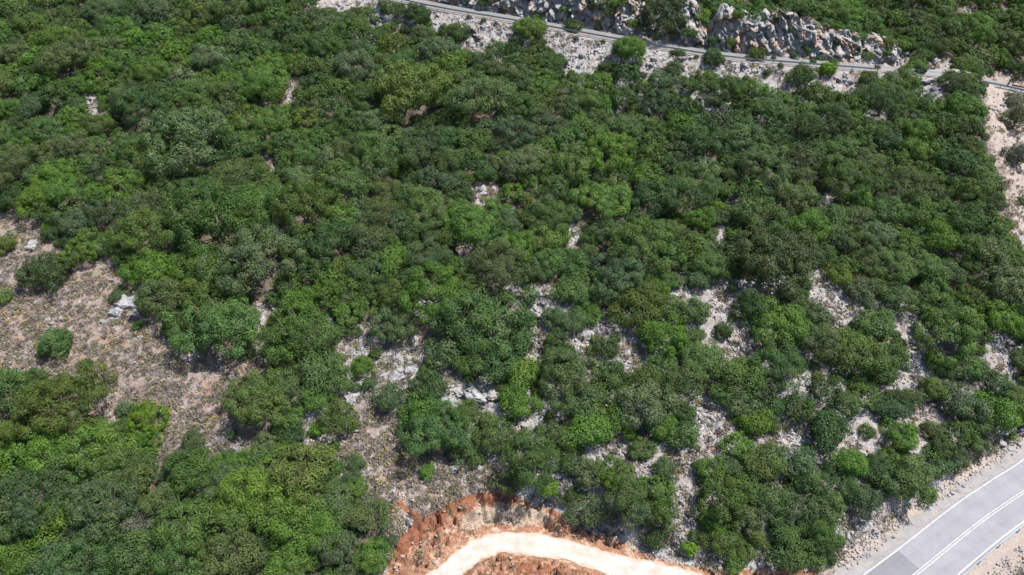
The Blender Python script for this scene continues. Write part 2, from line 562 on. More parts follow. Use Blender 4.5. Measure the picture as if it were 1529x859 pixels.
def mat_ground():
    m, nt, out = new_mat('hillside_soil')
    k = NT(nt)
    pos = k.n('NewGeometry').outputs['Position']
    red, rock, litter_shade, grav, deep, marl = k.attr('red'), k.attr('rock'), k.attr('litter_shade'), k.attr('gravel'), k.attr('deep'), k.attr('marl')
    nA = k.noise(.35, 5, .6, pos)
    nB = k.noise(1.7, 6, .65, pos)
    nC = k.noise(7.0, 4, .6, pos)
    vs = k.vor(3.2, pos)
    vs2 = k.vor(1.3, pos)
    soil = k.mix(k.ramp(nB, [(.38, 0.0), (.62, 1.0)]), (.185, .138, .115), (.245, .203, .183))
    soil = k.mix(k.ramp(nA, [(.51, 0.0), (.64, .8)]), soil, (.27, .158, .105))            # orange soil patches
    soil = k.mix(k.ramp(nC, [(.52, 0.0), (.64, .55)]), soil, (.15, .125, .10))             # dead grass and twigs
    stone, s1, s2 = rock_nodes(k, pos, .15, base=(.25, .245, .25))
    sm = k.ramp(k.math('SUBTRACT', k.math('ADD', k.math('MULTIPLY', rock, .55), k.math('MULTIPLY', nB, .9)), k.math('MULTIPLY', vs2, .30)), [(.50, 0.0), (.60, 1.0)])
    c = k.mix(sm, soil, stone)
    chips = k.math('MULTIPLY', k.ramp(vs, [(.16, 1.0), (.26, 0.0)]), k.ramp(nA, [(.35, .2), (.6, .9)]))
    c = k.mix(k.math('MULTIPLY', chips, .6), c, (.33, .31, .30))
    redc = k.mix(k.ramp(nB, [(.36, 0.0), (.62, 1.0)]), (.19, .085, .048), (.30, .175, .118))
    redc = k.mix(k.ramp(k.noise(.8, 4, .6, pos, .8), [(.54, 0.0), (.62, .8)]), redc, (.40, .315, .24))   # pale lime bands
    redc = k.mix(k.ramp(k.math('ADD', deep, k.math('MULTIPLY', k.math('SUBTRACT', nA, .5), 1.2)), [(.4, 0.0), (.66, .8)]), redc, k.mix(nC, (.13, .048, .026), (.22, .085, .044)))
    mn = k.math('ADD', marl, k.math('MULTIPLY', k.math('SUBTRACT', k.noise(1.1, 5, .65, pos, .7), .5), 1.9))
    redc = k.mix(k.ramp(mn, [(.5, 0.0), (.62, .9)]), redc, k.mix(k.ramp(nC, [(.4, 0.0), (.6, 1.0)]), (.24, .17, .115), (.38, .335, .275)))
    redc = k.mix(k.math('MULTIPLY', chips, .35), redc, (.38, .25, .175))
    rn = k.math('ADD', red, k.math('MULTIPLY', k.math('SUBTRACT', nB, .5), .9))
    c = k.mix(k.ramp(rn, [(.42, 0.0), (.58, 1.0)]), c, redc)
    gr = k.mix(nB, (.225, .18, .155), (.34, .295, .265))
    gr = k.mix(k.math('MULTIPLY', chips, .7), gr, (.45, .43, .42))
    gn = k.math('ADD', grav, k.math('MULTIPLY', k.math('SUBTRACT', nB, .5), .8))
    c = k.mix(k.ramp(gn, [(.42, 0.0), (.58, 1.0)]), c, gr)
    litter_shade_col = k.mix(nC, (.050, .040, .026), (.125, .095, .062))  # leaf litter brown, its darkness also paints in the shade between crowns
    ln = k.math('ADD', litter_shade, k.math('MULTIPLY', k.math('SUBTRACT', nB, .5), 2.2))
    c = k.mix(k.ramp(ln, [(.42, 0.0), (.66, .85)]), c, litter_shade_col)
    h = k.math('ADD', k.math('MULTIPLY', nB, .5), k.math('ADD', k.math('MULTIPLY', nC, .25), k.math('MULTIPLY', k.ramp(vs, [(.1, 1.0), (.35, 0.0)]), .35)))
    k.bsdf(c, .92, k.bump(h, .9, .3), .15, out)
    return m


def mat_asphalt(name, col=(.22, .22, .24), var=.1, dusty=0.0):
    m, nt, out = new_mat(name)
    k = NT(nt)
    pos = k.n('NewGeometry').outputs['Position']
    n = k.noise(.35, 5, .6, pos)
    f = k.noise(14.0, 3, .7, pos)
    st = k.attr('across')
    c = k.mix(k.ramp(n, [(.35, 0.0), (.65, 1.0)]), tuple(x * (1 - var) for x in col), tuple(x * (1 + var) for x in col))
    c = k.mix(k.math('MULTIPLY', f, .35), c, tuple(x * .7 for x in col))
    c = k.mix(k.ramp(k.noise(.9, 4, .7, pos), [(.5, 0.0), (.62, .35)]), c, tuple(x * .72 for x in col))
    # two paler wheel lanes per direction and dust along the edges
    wav = k.math('ABSOLUTE', k.math('SINE', k.math('MULTIPLY', st, math.pi * 4)))
    c = k.mix(k.math('MULTIPLY', wav, .18), c, tuple(x * 1.25 for x in col))
    if dusty:
        c = k.mix(k.math('MULTIPLY', k.ramp(k.noise(.9, 5, .6, pos), [(.4, 0.0), (.62, 1.0)]), dusty), c, (.30, .27, .25))
    k.bsdf(c, .8, k.bump(f, .25, .02), .3, out)
    return m


def mat_track():
    m, nt, out = new_mat('white_gravel')
    k = NT(nt)
    pos = k.n('NewGeometry').outputs['Position']
    n = k.noise(.6, 5, .65, pos)
    f = k.vor(5.0, pos)
    st = k.attr('across')
    c = k.mix(k.ramp(n, [(.38, 0.0), (.6, 1.0)]), (.335, .30, .265), (.43, .41, .385))
    rut = k.math('ABSOLUTE', k.math('SINE', k.math('MULTIPLY', st, math.pi * 2)))
    c = k.mix(k.math('MULTIPLY', k.math('SUBTRACT', 1.0, rut), .22), c, (.30, .25, .205))
    e = k.math('ADD', k.math('ABSOLUTE', k.math('SUBTRACT', st, .5)), k.math('MULTIPLY', k.math('SUBTRACT', k.noise(1.3, 4, .6, pos), .5), .45))
    c = k.mix(k.ramp(e, [(.36, 0.0), (.48, .85)]), c, (.34, .25, .19))
    c = k.mix(k.ramp(f, [(.08, .6), (.16, 0.0)]), c, (.24, .22, .20))
    k.bsdf(c, .9, k.bump(k.math('ADD', n, f), .5, .08), .15, out)
    return m


def mat_paint():
    m, nt, out = new_mat('road_paint')
    k = NT(nt)
    pos = k.n('NewGeometry').outputs['Position']
    n = k.noise(9.0, 4, .7, pos)
    k.bsdf(k.mix(k.ramp(n, [(.44, 0.0), (.62, 1.0)]), (.25, .25, .26), (.62, .62, .61)), .6, None, .3, out)
    return m


M_FOL = foliage_mat('evergreen_leaves')
M_FOLS = foliage_mat('evergreen_leaves_soft', transl=.22, rough=.6)
M_FOREST = foliage_mat('mixed_leaves', per_object=False)
M_SCRUB = foliage_mat('dry_leaves', per_object=False, transl=.15, rough=.8, spec=.1)
M_BARK = mat_simple('grey_bark', (.14, .115, .09), .9, 0, .35, 6)
M_ROCK = mat_rock('limestone', .22)
M_CLIFF = mat_rock('stained_limestone', .62, pale=(.33, .32, .31))
M_RUBBLE = mat_rock('limestone_chips', .25, .4, pale=(.34, .32, .30))
M_GROUND = mat_ground()
M_ROAD = mat_asphalt('worn_asphalt', (.205, .205, .225))
M_PATCH = mat_asphalt('newer_asphalt', (.15, .15, .165))
M_ROADU = mat_asphalt('pale_asphalt', (.155, .152, .155))
M_TRACK = mat_track()
M_PAINT = mat_paint()
M_STEEL = mat_simple('galvanised_steel', (.52, .55, .60), .5, .25, .12, 4)
M_OLD = mat_simple('weathered_steel', (.20, .215, .24), .6, .2, .2, 4)
M_CONC = mat_simple('pale_concrete', (.33, .295, .275), .9, 0, .2, 2)
M_RUST = mat_simple('rusty_iron', (.11, .045, .03), .85, .1, .4, 5)
M_TWIG = mat_simple('dead_twigs', (.20, .175, .19), .9, 0, .3, 5)

# ------------------------------------------------------------------ hillside sheet
def axis(segs):
    out = []
    for a, b, st in segs:
        n = max(1, int(round((b - a) / st)))
        out += list(a + (b - a) * np.arange(n) / n)
    return np.array(out + [segs[-1][1]])


XS = axis([(-1200, -400, 80), (-400, -180, 20), (-180, -125, 2.5), (-125, -60, .6), (-60, -17, .42), (-17, 24, .2), (24, 70, .42), (70, 130, .6), (130, 190, 2.5), (190, 420, 20), (420, 1200, 80)])
YS = axis([(-300, -20, 40), (-20, 28, 3), (28, 42, .8), (42, 61, .2), (61, 76, .36), (76, 150, .5), (150, 205, 1.2), (205, 300, 6), (300, 1500, 60)])
GX, GY = np.meshgrid(XS, YS)
GZ = height(GX, GY)
GU, GV, GD = proj(GX, GY, GZ)
infr = (GU > -40) & (GU < W + 40) & (GV > -40) & (GV < HH + 40)
g_gap = mask_at(GAPM, GU, GV) & infr


def soften(a, n=2):
    a = a.astype(float)
    for _ in range(n):
        a[1:-1, 1:-1] = (a[1:-1, 1:-1] * 2 + a[:-2, 1:-1] + a[2:, 1:-1] + a[1:-1, :-2] + a[1:-1, 2:]) / 6
    return a


bigbare = np.zeros(GX.shape, bool)
for poly in BARE[:2]:
    bigbare |= in_poly(GU, GV, poly)
a_red = soften(in_poly(GU, GV, RED_POLY), 2)
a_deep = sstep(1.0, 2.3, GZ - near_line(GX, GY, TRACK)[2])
a_marl = in_poly(GU, GV, [(688, 770), (715, 756), (760, 752), (812, 764), (830, 778), (800, 786), (740, 782), (690, 795)])
a_grav = soften(in_poly(GU, GV, TERRACE) * .62 + in_poly(GU, GV, ROADSIDE) * 1.0 + 1.0 * (near_line(GX, GY, ROAD_MID)[0] < 6), 2)
up_d, up_s, _, _ = near_line(GX, GY, UPPER_MID)
terr = in_poly(GU, GV, TERRACE)
a_litter_shade = soften(~(g_gap | terr), 2) * (1 - a_red) * (1 - a_grav) * sstep(3.5, 6, up_d)  # litter under the closed wood, doubling as painted shade between crowns
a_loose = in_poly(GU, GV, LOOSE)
a_litter_shade = a_litter_shade * np.where(a_loose, .30, 1) * np.where((up_s < 0) & (up_d < 15) & (GY > 80), .15, 1)
a_litter_shade = np.where(infr, a_litter_shade, 1.0 * (1 - a_red) * (1 - a_grav) * sstep(3.5, 6, up_d))
# bare bedrock is commonest in the small gaps, the wide slope is soil with stones
a_rock = np.where(bigbare, .22, np.where(terr, .05, .60)) + .1 * vnoise(GX / 6, GY / 6, seed=77)
a_rock = np.where(in_poly(GU, GV, [(540, 600), (560, 540), (620, 500), (640, 560), (745, 575), (740, 612), (600, 615)]), .85, a_rock)
ny, nx = GX.shape
idx = np.arange(ny * nx).reshape(ny, nx)
FQ = np.stack([idx[:-1, :-1], idx[:-1, 1:], idx[1:, 1:], idx[1:, :-1]], -1).reshape(-1, 4)
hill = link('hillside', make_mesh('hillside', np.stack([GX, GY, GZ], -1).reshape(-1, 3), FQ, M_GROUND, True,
                                  {'red': a_red.ravel(), 'rock': a_rock.ravel(), 'litter_shade': a_litter_shade.ravel(), 'gravel': a_grav.ravel(), 'deep': a_deep.ravel(), 'marl': soften(a_marl, 3).ravel()}))
tag(hill, kind='structure')


def gz(x, y):
    """height of the sheet just built, bilinear"""
    x = np.asarray(x, float); y = np.asarray(y, float)
    i = np.clip(np.searchsorted(XS, x) - 1, 0, len(XS) - 2)
    j = np.clip(np.searchsorted(YS, y) - 1, 0, len(YS) - 2)
    fx = np.clip((x - XS[i]) / (XS[i + 1] - XS[i]), 0, 1)
    fy = np.clip((y - YS[j]) / (YS[j + 1] - YS[j]), 0, 1)
    return (GZ[j, i] * (1 - fx) + GZ[j, i + 1] * fx) * (1 - fy) + (GZ[j + 1, i] * (1 - fx) + GZ[j + 1, i + 1] * fx) * fy


def cast(u, v, h=0.0):
    """where the sight line through (u,v) meets the hillside raised by h"""
    d = ray(u, v)
    t = np.linspace(45, 330, 1400)
    x, y, z = d[0] * t, d[1] * t, CAMZ + d[2] * t
    m = z < gz(x, y) + h
    k = int(np.argmax(m)) if m.any() else len(t) - 1
    return np.array([x[k], y[k], float(gz(x[k], y[k]))])


# ------------------------------------------------------------------ roads
def strip(name, line, d_a, d_b, mat, lift, cols=4, kind='structure', edge_noise=0.0, seed=0, u_lo=0.0, u_hi=1.0):
    nrm = normals2(line)
    n = len(line)
    V, A = [], []
    for j in range(cols + 1):
        t = j / cols
        d = d_a + (d_b - d_a) * t
        e = np.zeros(n)
        if edge_noise and j in (0, cols):
            e = edge_noise * fbm(np.arange(n) * .55, np.full(n, seed + j * 3.3), seed=seed, octs=3) * (1 if j else -1)
        p = line.copy()
        p[:, :2] += nrm * (d + e)[:, None] if np.ndim(d + e) else nrm * d
        p[:, 2] += lift
        V.append(p)
        A.append(np.full(n, t))
    V = np.array(V)
    idx = np.arange((cols + 1) * n).reshape(cols + 1, n)
    F = np.stack([idx[:-1, :-1], idx[:-1, 1:], idx[1:, 1:], idx[1:, :-1]], -1).reshape(-1, 4)[:, ::-1 if d_b > d_a else 1]
    o = link(name, make_mesh(name, V.reshape(-1, 3), F, mat, True, {'across': np.array(A).ravel()}))
    if kind: tag(o, kind=kind)
    return o


def dense(line, step):
    seg = np.linalg.norm(np.diff(line[:, :2], axis=0), axis=1)
    s = np.concatenate([[0], np.cumsum(seg)])
    q = np.arange(0, s[-1], step)
    return np.stack([np.interp(q, s, line[:, k]) for k in range(3)], 1)


RE = dense(ROAD_EDGE, 1.0)
strip('road', RE, .35, -6.35, M_ROAD, 0.0, 8)
strip('road_shoulder', dense(ROAD_EDGE, .5), 1.9, .35, mat_asphalt('dusty_asphalt', (.195, .19, .19), .12, .5), -.012, 3, edge_noise=.45, seed=4)
strip('edge_line', RE, .065, -.065, M_PAINT, .006, 1)
cl_ = offset(RE, -3.15)
strip('centre_line', cl_, .18, .09, M_PAINT, .006, 1)
strip('centre_line', cl_, -.09, -.18, M_PAINT, .006, 1)
strip('edge_line', RE, -5.78, -5.92, M_PAINT, .006, 1)
# the darker repair in the uphill lane
kk = int(np.argmin(np.linalg.norm(RE[:, :2] - P(1338, 823, .2)[:2], axis=1)))
pl = RE[max(0, kk - 30):kk + 1]
pat = strip('road_patch', pl, -.12, -3.02, M_PATCH, .004, 3)

TR = dense(TRACK, .5)
strip('dirt_track', TR, 1.5, -1.5, M_TRACK, .0, 6, edge_noise=.22, seed=9)
UR = dense(UPPER, 1.0)
strip('upper_road', UR, .1, UP_W, M_ROADU, .02, 6)
strip('centre_line', offset(UR, UP_W / 2), -.06, .06, M_PAINT, .027, 1)


# guardrails: W-profile beam, posts and end
def guardrail(name, line, label, h=.74, side=1.0, step=4.0, mat=None):
    mat = mat or M_STEEL
    root = empty(name, line[0])
    tag(root, label, 'guardrail', 'steel guardrails')
    base = line[0]
    prof = np.array([(0, .155), (.035, .12), (.035, .085), (-.03, .03), (-.03, -.03), (.035, -.085), (.035, -.12), (0, -.155), (-.012, -.15), (.022, -.115), (.022, -.088), (-.044, -.03), (-.044, .03), (.022, .088), (.022, .115), (-.012, .15)])
    prof = np.vstack([prof])
    ln = dense(line, 1.0)
    nr = normals2(ln) * side
    n, kq = len(ln), len(prof)
    V = np.zeros((n, kq, 3))
    V[:, :, 0] = ln[:, 0:1] + nr[:, 0:1] * prof[None, :, 0]
    V[:, :, 1] = ln[:, 1:2] + nr[:, 1:2] * prof[None, :, 0]
    V[:, :, 2] = ln[:, 2:3] + h - .155 + prof[None, :, 1]
    idx = np.arange(n * kq).reshape(n, kq)
    F = np.stack([idx[:-1], np.roll(idx, -1, 1)[:-1], np.roll(idx, -1, 1)[1:], idx[1:]], -1).reshape(-1, 4)
    link('beam', make_mesh('beam', V.reshape(-1, 3) - base, F, mat), root)
    # one post mesh, an open channel
    o, t = .06, .012
    sec = [(-o, -.04), (o, -.04), (o, -.04 + t), (-o + t, -.04 + t), (-o + t, .04 - t), (o, .04 - t), (o, .04), (-o, .04)]
    PV = np.array([(a, b, z) for z in (-.4, h - .03) for a, b in sec])
    q = len(sec)
    PF = [[i, (i + 1) % q, q + (i + 1) % q, q + i] for i in range(q)] + [list(range(q))[::-1], list(range(q, 2 * q))]
    pm = make_mesh('post', PV, PF, mat)
    for i in range(0, n, int(step)):
        po = link('post', pm, root)
        po.location = (ln[i, 0] - nr[i, 0] * .1 - base[0], ln[i, 1] - nr[i, 1] * .1 - base[1], ln[i, 2] - base[2])
        po.rotation_euler = (0, 0, math.atan2(nr[i, 1], nr[i, 0]))
    return root


def cut_line(line, pa, pb):
    a = int(np.argmin(np.linalg.norm(line[:, :2] - pa[:2], axis=1)))
    b = int(np.argmin(np.linalg.norm(line[:, :2] - pb[:2], axis=1)))
    return line[min(a, b):max(a, b) + 1]


lowrail = offset(RE, -6.28)
guardrail('guardrail', lowrail[20:-38], 'pale steel guardrail along the valley edge of the wide paved road', side=1.0)
g1 = cut_line(UR, P(600, 2, 33.5), P(1318, 108, 27))
guardrail('guardrail', g1, 'long thin steel guardrail edging the upper road below the rock cliff', side=1.0, step=5, mat=M_OLD)
g2 = cut_line(UR, P(1462, 126, 24), UR[-25])
guardrail('guardrail', g2, 'short steel guardrail at the far road bend above the olive trees', side=1.0, step=4, mat=M_OLD)

# low concrete wall carrying the upper road's edge
def sweep_box(name, line, prof, mat, parent=None):
    nr = normals2(line)
    n, kq = len(line), len(prof)
    V = np.zeros((n, kq, 3))
    for j, (a, z) in enumerate(prof):
        V[:, j, 0] = line[:, 0] + nr[:, 0] * a
        V[:, j, 1] = line[:, 1] + nr[:, 1] * a
        V[:, j, 2] = line[:, 2] + z
    idx = np.arange(n * kq).reshape(n, kq)
    F = np.stack([idx[:-1], idx[1:], np.roll(idx, -1, 1)[1:], np.roll(idx, -1, 1)[:-1]], -1).reshape(-1, 4)
    F = [list(f) for f in F] + [list(idx[0]), list(idx[-1][::-1])]
    return link(name, make_mesh(name, V.reshape(-1, 3), F, mat), parent)


g1w = cut_line(UR, P(560, -8, 33.9), P(1318, 108, 27))
w = sweep_box('retaining_wall', g1w, [(-.50, -1.2), (-.40, .0), (-.12, .0), (-.12, -1.2)], M_CONC)
tag(w, 'low pale concrete retaining wall under the upper road guardrail', 'wall')

# ------------------------------------------------------------------ rock cliff above the upper road
CL_U = [300, 480, 560, 640, 700, 760, 830, 900, 960, 1020, 1100, 1150, 1190, 1240, 1290, 1330, 1352, 1370, 1395, 1415, 1440, 1480, 1529]
CL_H = [3.0, 3.0, 3.4, 4.0, 5.2, 6.4, 7.0, 6.6, 5.5, 6.0, 8.0, 6.6, 7.2, 6.6, 5.2, 4.8, 3.6, 1.5, 3.6, 3.0, .6, 2.2, 1.6]
cl_line = dense(offset(UPPER, UP_W + .5), .22)
cu, cv, _ = proj(cl_line[:, 0], cl_line[:, 1], cl_line[:, 2])
keep = (cu > 380) & (cu < 1350) & (cl_line[:, 1] > 60)
cl_line = cl_line[keep]
cu = cu[keep]
hN = np.interp(cu, CL_U, CL_H) * .95
hN = hN * (1 + .24 * fbm(np.arange(len(hN)) * .06, np.zeros(len(hN)), seed=71, octs=3))
nr = normals2(cl_line)
ROWS = 58
CV = []
for j in range(ROWS + 1):
    t = j / ROWS
    back = .5 + 3.6 * t ** 1.2
    if t > .86: back += (t - .86) * 20
    z = hN * min(1.0, t / .88) - .35
    if t > .90: z = z - (t - .90) * 14
    px = cl_line[:, 0] + nr[:, 0] * back
    py = cl_line[:, 1] + nr[:, 1] * back
    pz = cl_line[:, 2] + z
    f = sstep(0, .10, t)
    wx, wy, wz = px + .3 * pz + .2 * vnoise(px, py, pz, 201), py + .2 * vnoise(px, py, pz, 202), pz - .2 * px + .2 * vnoise(px, py, pz, 203)
    disp = f * (1.25 * blocks(wx / 3.2, wy / 3.2, wz / 5.5, 51, 1.2) + .95 * blocks(wx / 1.3, wy / 1.3, wz / 2.3, 53, 1.5) + .55 * blocks(wx / .6, wy / .6, wz / .9, 55, 1.4) - .1)
    disp = np.minimum(disp, back + .2)
    CV.append(np.stack([px - nr[:, 0] * disp, py - nr[:, 1] * disp, pz + f * (.55 * blocks(px / 2.4 + 9, py / 2.4, pz / 2.4, 58, .6))], 1))
CV = np.array(CV)
# a scree foot must not reach the carriageway
nC = len(cl_line)
idx = np.arange((ROWS + 1) * nC).reshape(ROWS + 1, nC)
F = np.stack([idx[:-1, :-1], idx[:-1, 1:], idx[1:, 1:], idx[1:, :-1]], -1).reshape(-1, 4)
cliff = link('cliff', make_mesh('cliff', CV.reshape(-1, 3), F, M_CLIFF, False))
tag(cliff, kind='structure')

# ------------------------------------------------------------------ leaves
def leaf_cards(pos, nrm, L, Wd, rng):
    """one small folded leaf spray (two triangles as a bent quad) per position"""
    n = len(pos)
    a = rng.normal(size=(n, 3))
    t = np.cross(nrm, a)
    t /= np.linalg.norm(t, axis=1)[:, None] + 1e-9
    b = np.cross(nrm, t)
    l = (L * rng.uniform(.7, 1.3, n))[:, None]
    w = (Wd * rng.uniform(.7, 1.3, n))[:, None]
    p0 = pos - t * l * .5
    p2 = pos + t * l * .5 - nrm * l * .12
    p1 = pos + b * w * .5 + t * l * .08
    p3 = pos - b * w * .5 + t * l * .08
    V = np.stack([p0, p1, p2, p3], 1).reshape(-1, 3)
    F = np.arange(4 * n).reshape(n, 4)
    return V, F


def unit(n, rng):
    a = rng.normal(size=(n, 3))
    return a / np.linalg.norm(a, axis=1)[:, None]


def crown_shape(R, seed, clump=.75, leaf=(.30, .21), cover=2.3, tall=1.3, loose=.65, lump=.22, low=1.62):
    """a dome of leafy clumps; z = 0 is the ground"""
    rng = np.random.default_rng(seed)
    Ht = tall * R
    cz = .50 * Ht
    n = int(max(9, 1.05 * 2 * math.pi * R * R * 1.25 / (clump * clump * 1.9) * low / 1.34))
    i = np.arange(n) + .5
    ph = np.arccos(1 - i / n * low)
    th = i * 2.39996 + rng.uniform(0, 6)
    d = np.stack([np.cos(th) * np.sin(ph), np.sin(th) * np.sin(ph), np.cos(ph)], 1)
    d += rng.normal(size=d.shape) * .10
    d /= np.linalg.norm(d, axis=1)[:, None]
    o = rng.uniform(0, 50, 3)
    rr = 1 + lump * 1.6 * vnoise(d[:, 0] * 1.5 + o[0], d[:, 1] * 1.5 + o[1], d[:, 2] * 1.5 + o[2], seed) + rng.normal(size=n) * .09
    rc = clump * rng.uniform(.5, 1.3, n)
    semi = np.array([R - .45 * clump, R - .45 * clump, Ht * .5 - .3 * clump])
    C = d * semi * rr[:, None] + np.array([0, 0, cz])
    C[:, 2] = np.maximum(C[:, 2], .25 * clump)
    P_, N_, cl = [], [], []
    for c, r, dd in zip(C, rc, d):
        m = int(4 * math.pi * r * r * .62 * cover / (leaf[0] * leaf[1]) * .5)
        q = unit(m * 2, rng)
        q = q[(q @ dd > -.45)][:m]
        rad = r * (rng.uniform(.74, 1.05, len(q)) + .14 * vnoise(q[:, 0] * 2.5 + c[0] * 3, q[:, 1] * 2.5, q[:, 2] * 2.5 + c[1], seed + 5))
        p = c + q * rad[:, None] * np.array([1, 1, .82])
        nn = q + np.array([0, 0, .35]) + loose * unit(len(q), rng)
        P_.append(p)
        N_.append(nn / np.linalg.norm(nn, axis=1)[:, None])
        cl.append(np.full(len(q), rng.uniform(0, 1)))
    # inner leaves close the dome
    m = int(2 * math.pi * R * R / (leaf[0] * leaf[1]) * .16)
    q = unit(m * 2, rng)
    q = q[q[:, 2] > -.25][:m]
    p = q * semi * .62 + np.array([0, 0, cz])
    P_.append(p); N_.append(unit(len(p), rng)); cl.append(np.full(len(p), .4))
    P_ = np.vstack(P_); N_ = np.vstack(N_); cl = np.concatenate(cl)
    k = P_[:, 2] > .03
    P_, N_, cl = P_[k], N_[k], cl[k]
    V, F = leaf_cards(P_, N_, leaf[0], leaf[1], rng)
    return V, F, np.repeat(cl, 4)


def tube(path, radii, sides=6):
    path = np.array(path, float)
    V, F = [], []
    for i, (p, r) in enumerate(zip(path, radii)):
        t = path[min(i + 1, len(path) - 1)] - path[max(i - 1, 0)]
        t /= np.linalg.norm(t) + 1e-9
        a = np.cross(t, [0.3, 1, .2]); a /= np.linalg.norm(a) + 1e-9
        b = np.cross(t, a)
        for k in range(sides):
            th = 2 * math.pi * k / sides
            V.append(p + r * (math.cos(th) * a + math.sin(th) * b))
    for i in range(len(path) - 1):
        for k in range(sides):
            F.append([i * sides + k, i * sides + (k + 1) % sides, (i + 1) * sides + (k + 1) % sides, (i + 1) * sides + k])
    F.append([(len(path) - 1) * sides + k for k in range(sides)])
    return V, F


def trunk_mesh(R, seed, tall=1.3):
    rng = np.random.default_rng(seed)
    V, F = [], []

    def add(path, rad, s=6):
        v, f = tube(path, rad, s)
        o = len(V)
        V.extend(v); F.extend([[x + o for x in g] for g in f])
    r0 = .055 * R + .04
    H1 = .42 * tall * R
    lean = rng.normal(size=2) * .08 * R
    top = np.array([lean[0], lean[1], H1])
    add([(0, 0, -.4), (lean[0] * .2, lean[1] * .2, H1 * .35), (lean[0] * .6, lean[1] * .6, H1 * .7), top], [r0 * 1.35, r0, r0 * .85, r0 * .6], 7)
    for k in range(6):
        a = k * 1.05 + rng.uniform(-.4, .4)
        s = top * rng.uniform(.45, 1.0)
        e = np.array([math.cos(a) * R * .62, math.sin(a) * R * .62, H1 + R * rng.uniform(.15, .5)])
        mid = (s + e) / 2 + np.array([0, 0, -.06 * R])
        add([s, mid, e], [r0 * .5, r0 * .36, r0 * .12], 5)
        for q in range(2):
            e2 = e + np.array([rng.normal() * .25 * R, rng.normal() * .25 * R, rng.uniform(0, .2) * R])
            add([mid, (mid + e2) / 2, e2], [r0 * .25, r0 * .18, r0 * .06], 4)
    return make_mesh('trunk', np.array(V), F, M_BARK, True)


KINDS = {
    # name: (sizes, per size, crown settings)
    'oak': ([4.3, 3.2, 2.2], [5, 6, 5], dict(clump=.92, leaf=(.185, .135), cover=1.75, tall=1.2, loose=.42, lump=.42)),
    'olive': ([3.6, 2.5, 1.7], [3, 4, 3], dict(clump=.72, leaf=(.20, .095), cover=1.6, tall=1.25, loose=.8, lump=.42)),
    'shrub': ([2.3, 1.5, .9], [4, 4, 3], dict(clump=.48, leaf=(.14, .10), cover=1.8, tall=1.25, loose=.6, lump=.34, low=1.8)),
}
PROTO = {}
sd = 100
for kname, (sizes, counts, kw) in KINDS.items():
    for R, c in zip(sizes, counts):
        for i in range(c):
            sd += 1
            k2 = dict(kw)
            k2['tall'] = kw['tall'] * random.uniform(.88, 1.15)
            V, F, cl = crown_shape(R, sd, **k2)
            me = make_mesh('crown', V, F, M_FOLS if kname == 'olive' else M_FOL, False, {'clump': cl})
            PROTO.setdefault(kname, []).append((R, me, trunk_mesh(R, sd, k2['tall']), k2['tall']))

TONES = {'d': (.042, .078, .027), 'm': (.058, .104, .031), 'o': (.063, .100, .027), 'b': (.066, .127, .025), 'v': (.090, .172, .022),
         'g': (.067, .104, .046), 'y': (.082, .122, .032), 's': (.098, .120, .084), 'x': (.045, .074, .035)}
TONE_WORD = {'d': 'dark green', 'm': 'mid green', 'o': 'olive green', 'b': 'bright green', 'v': 'vivid green', 'g': 'dull grey-green', 'y': 'yellow-green', 's': 'silvery', 'x': 'blackish green'}

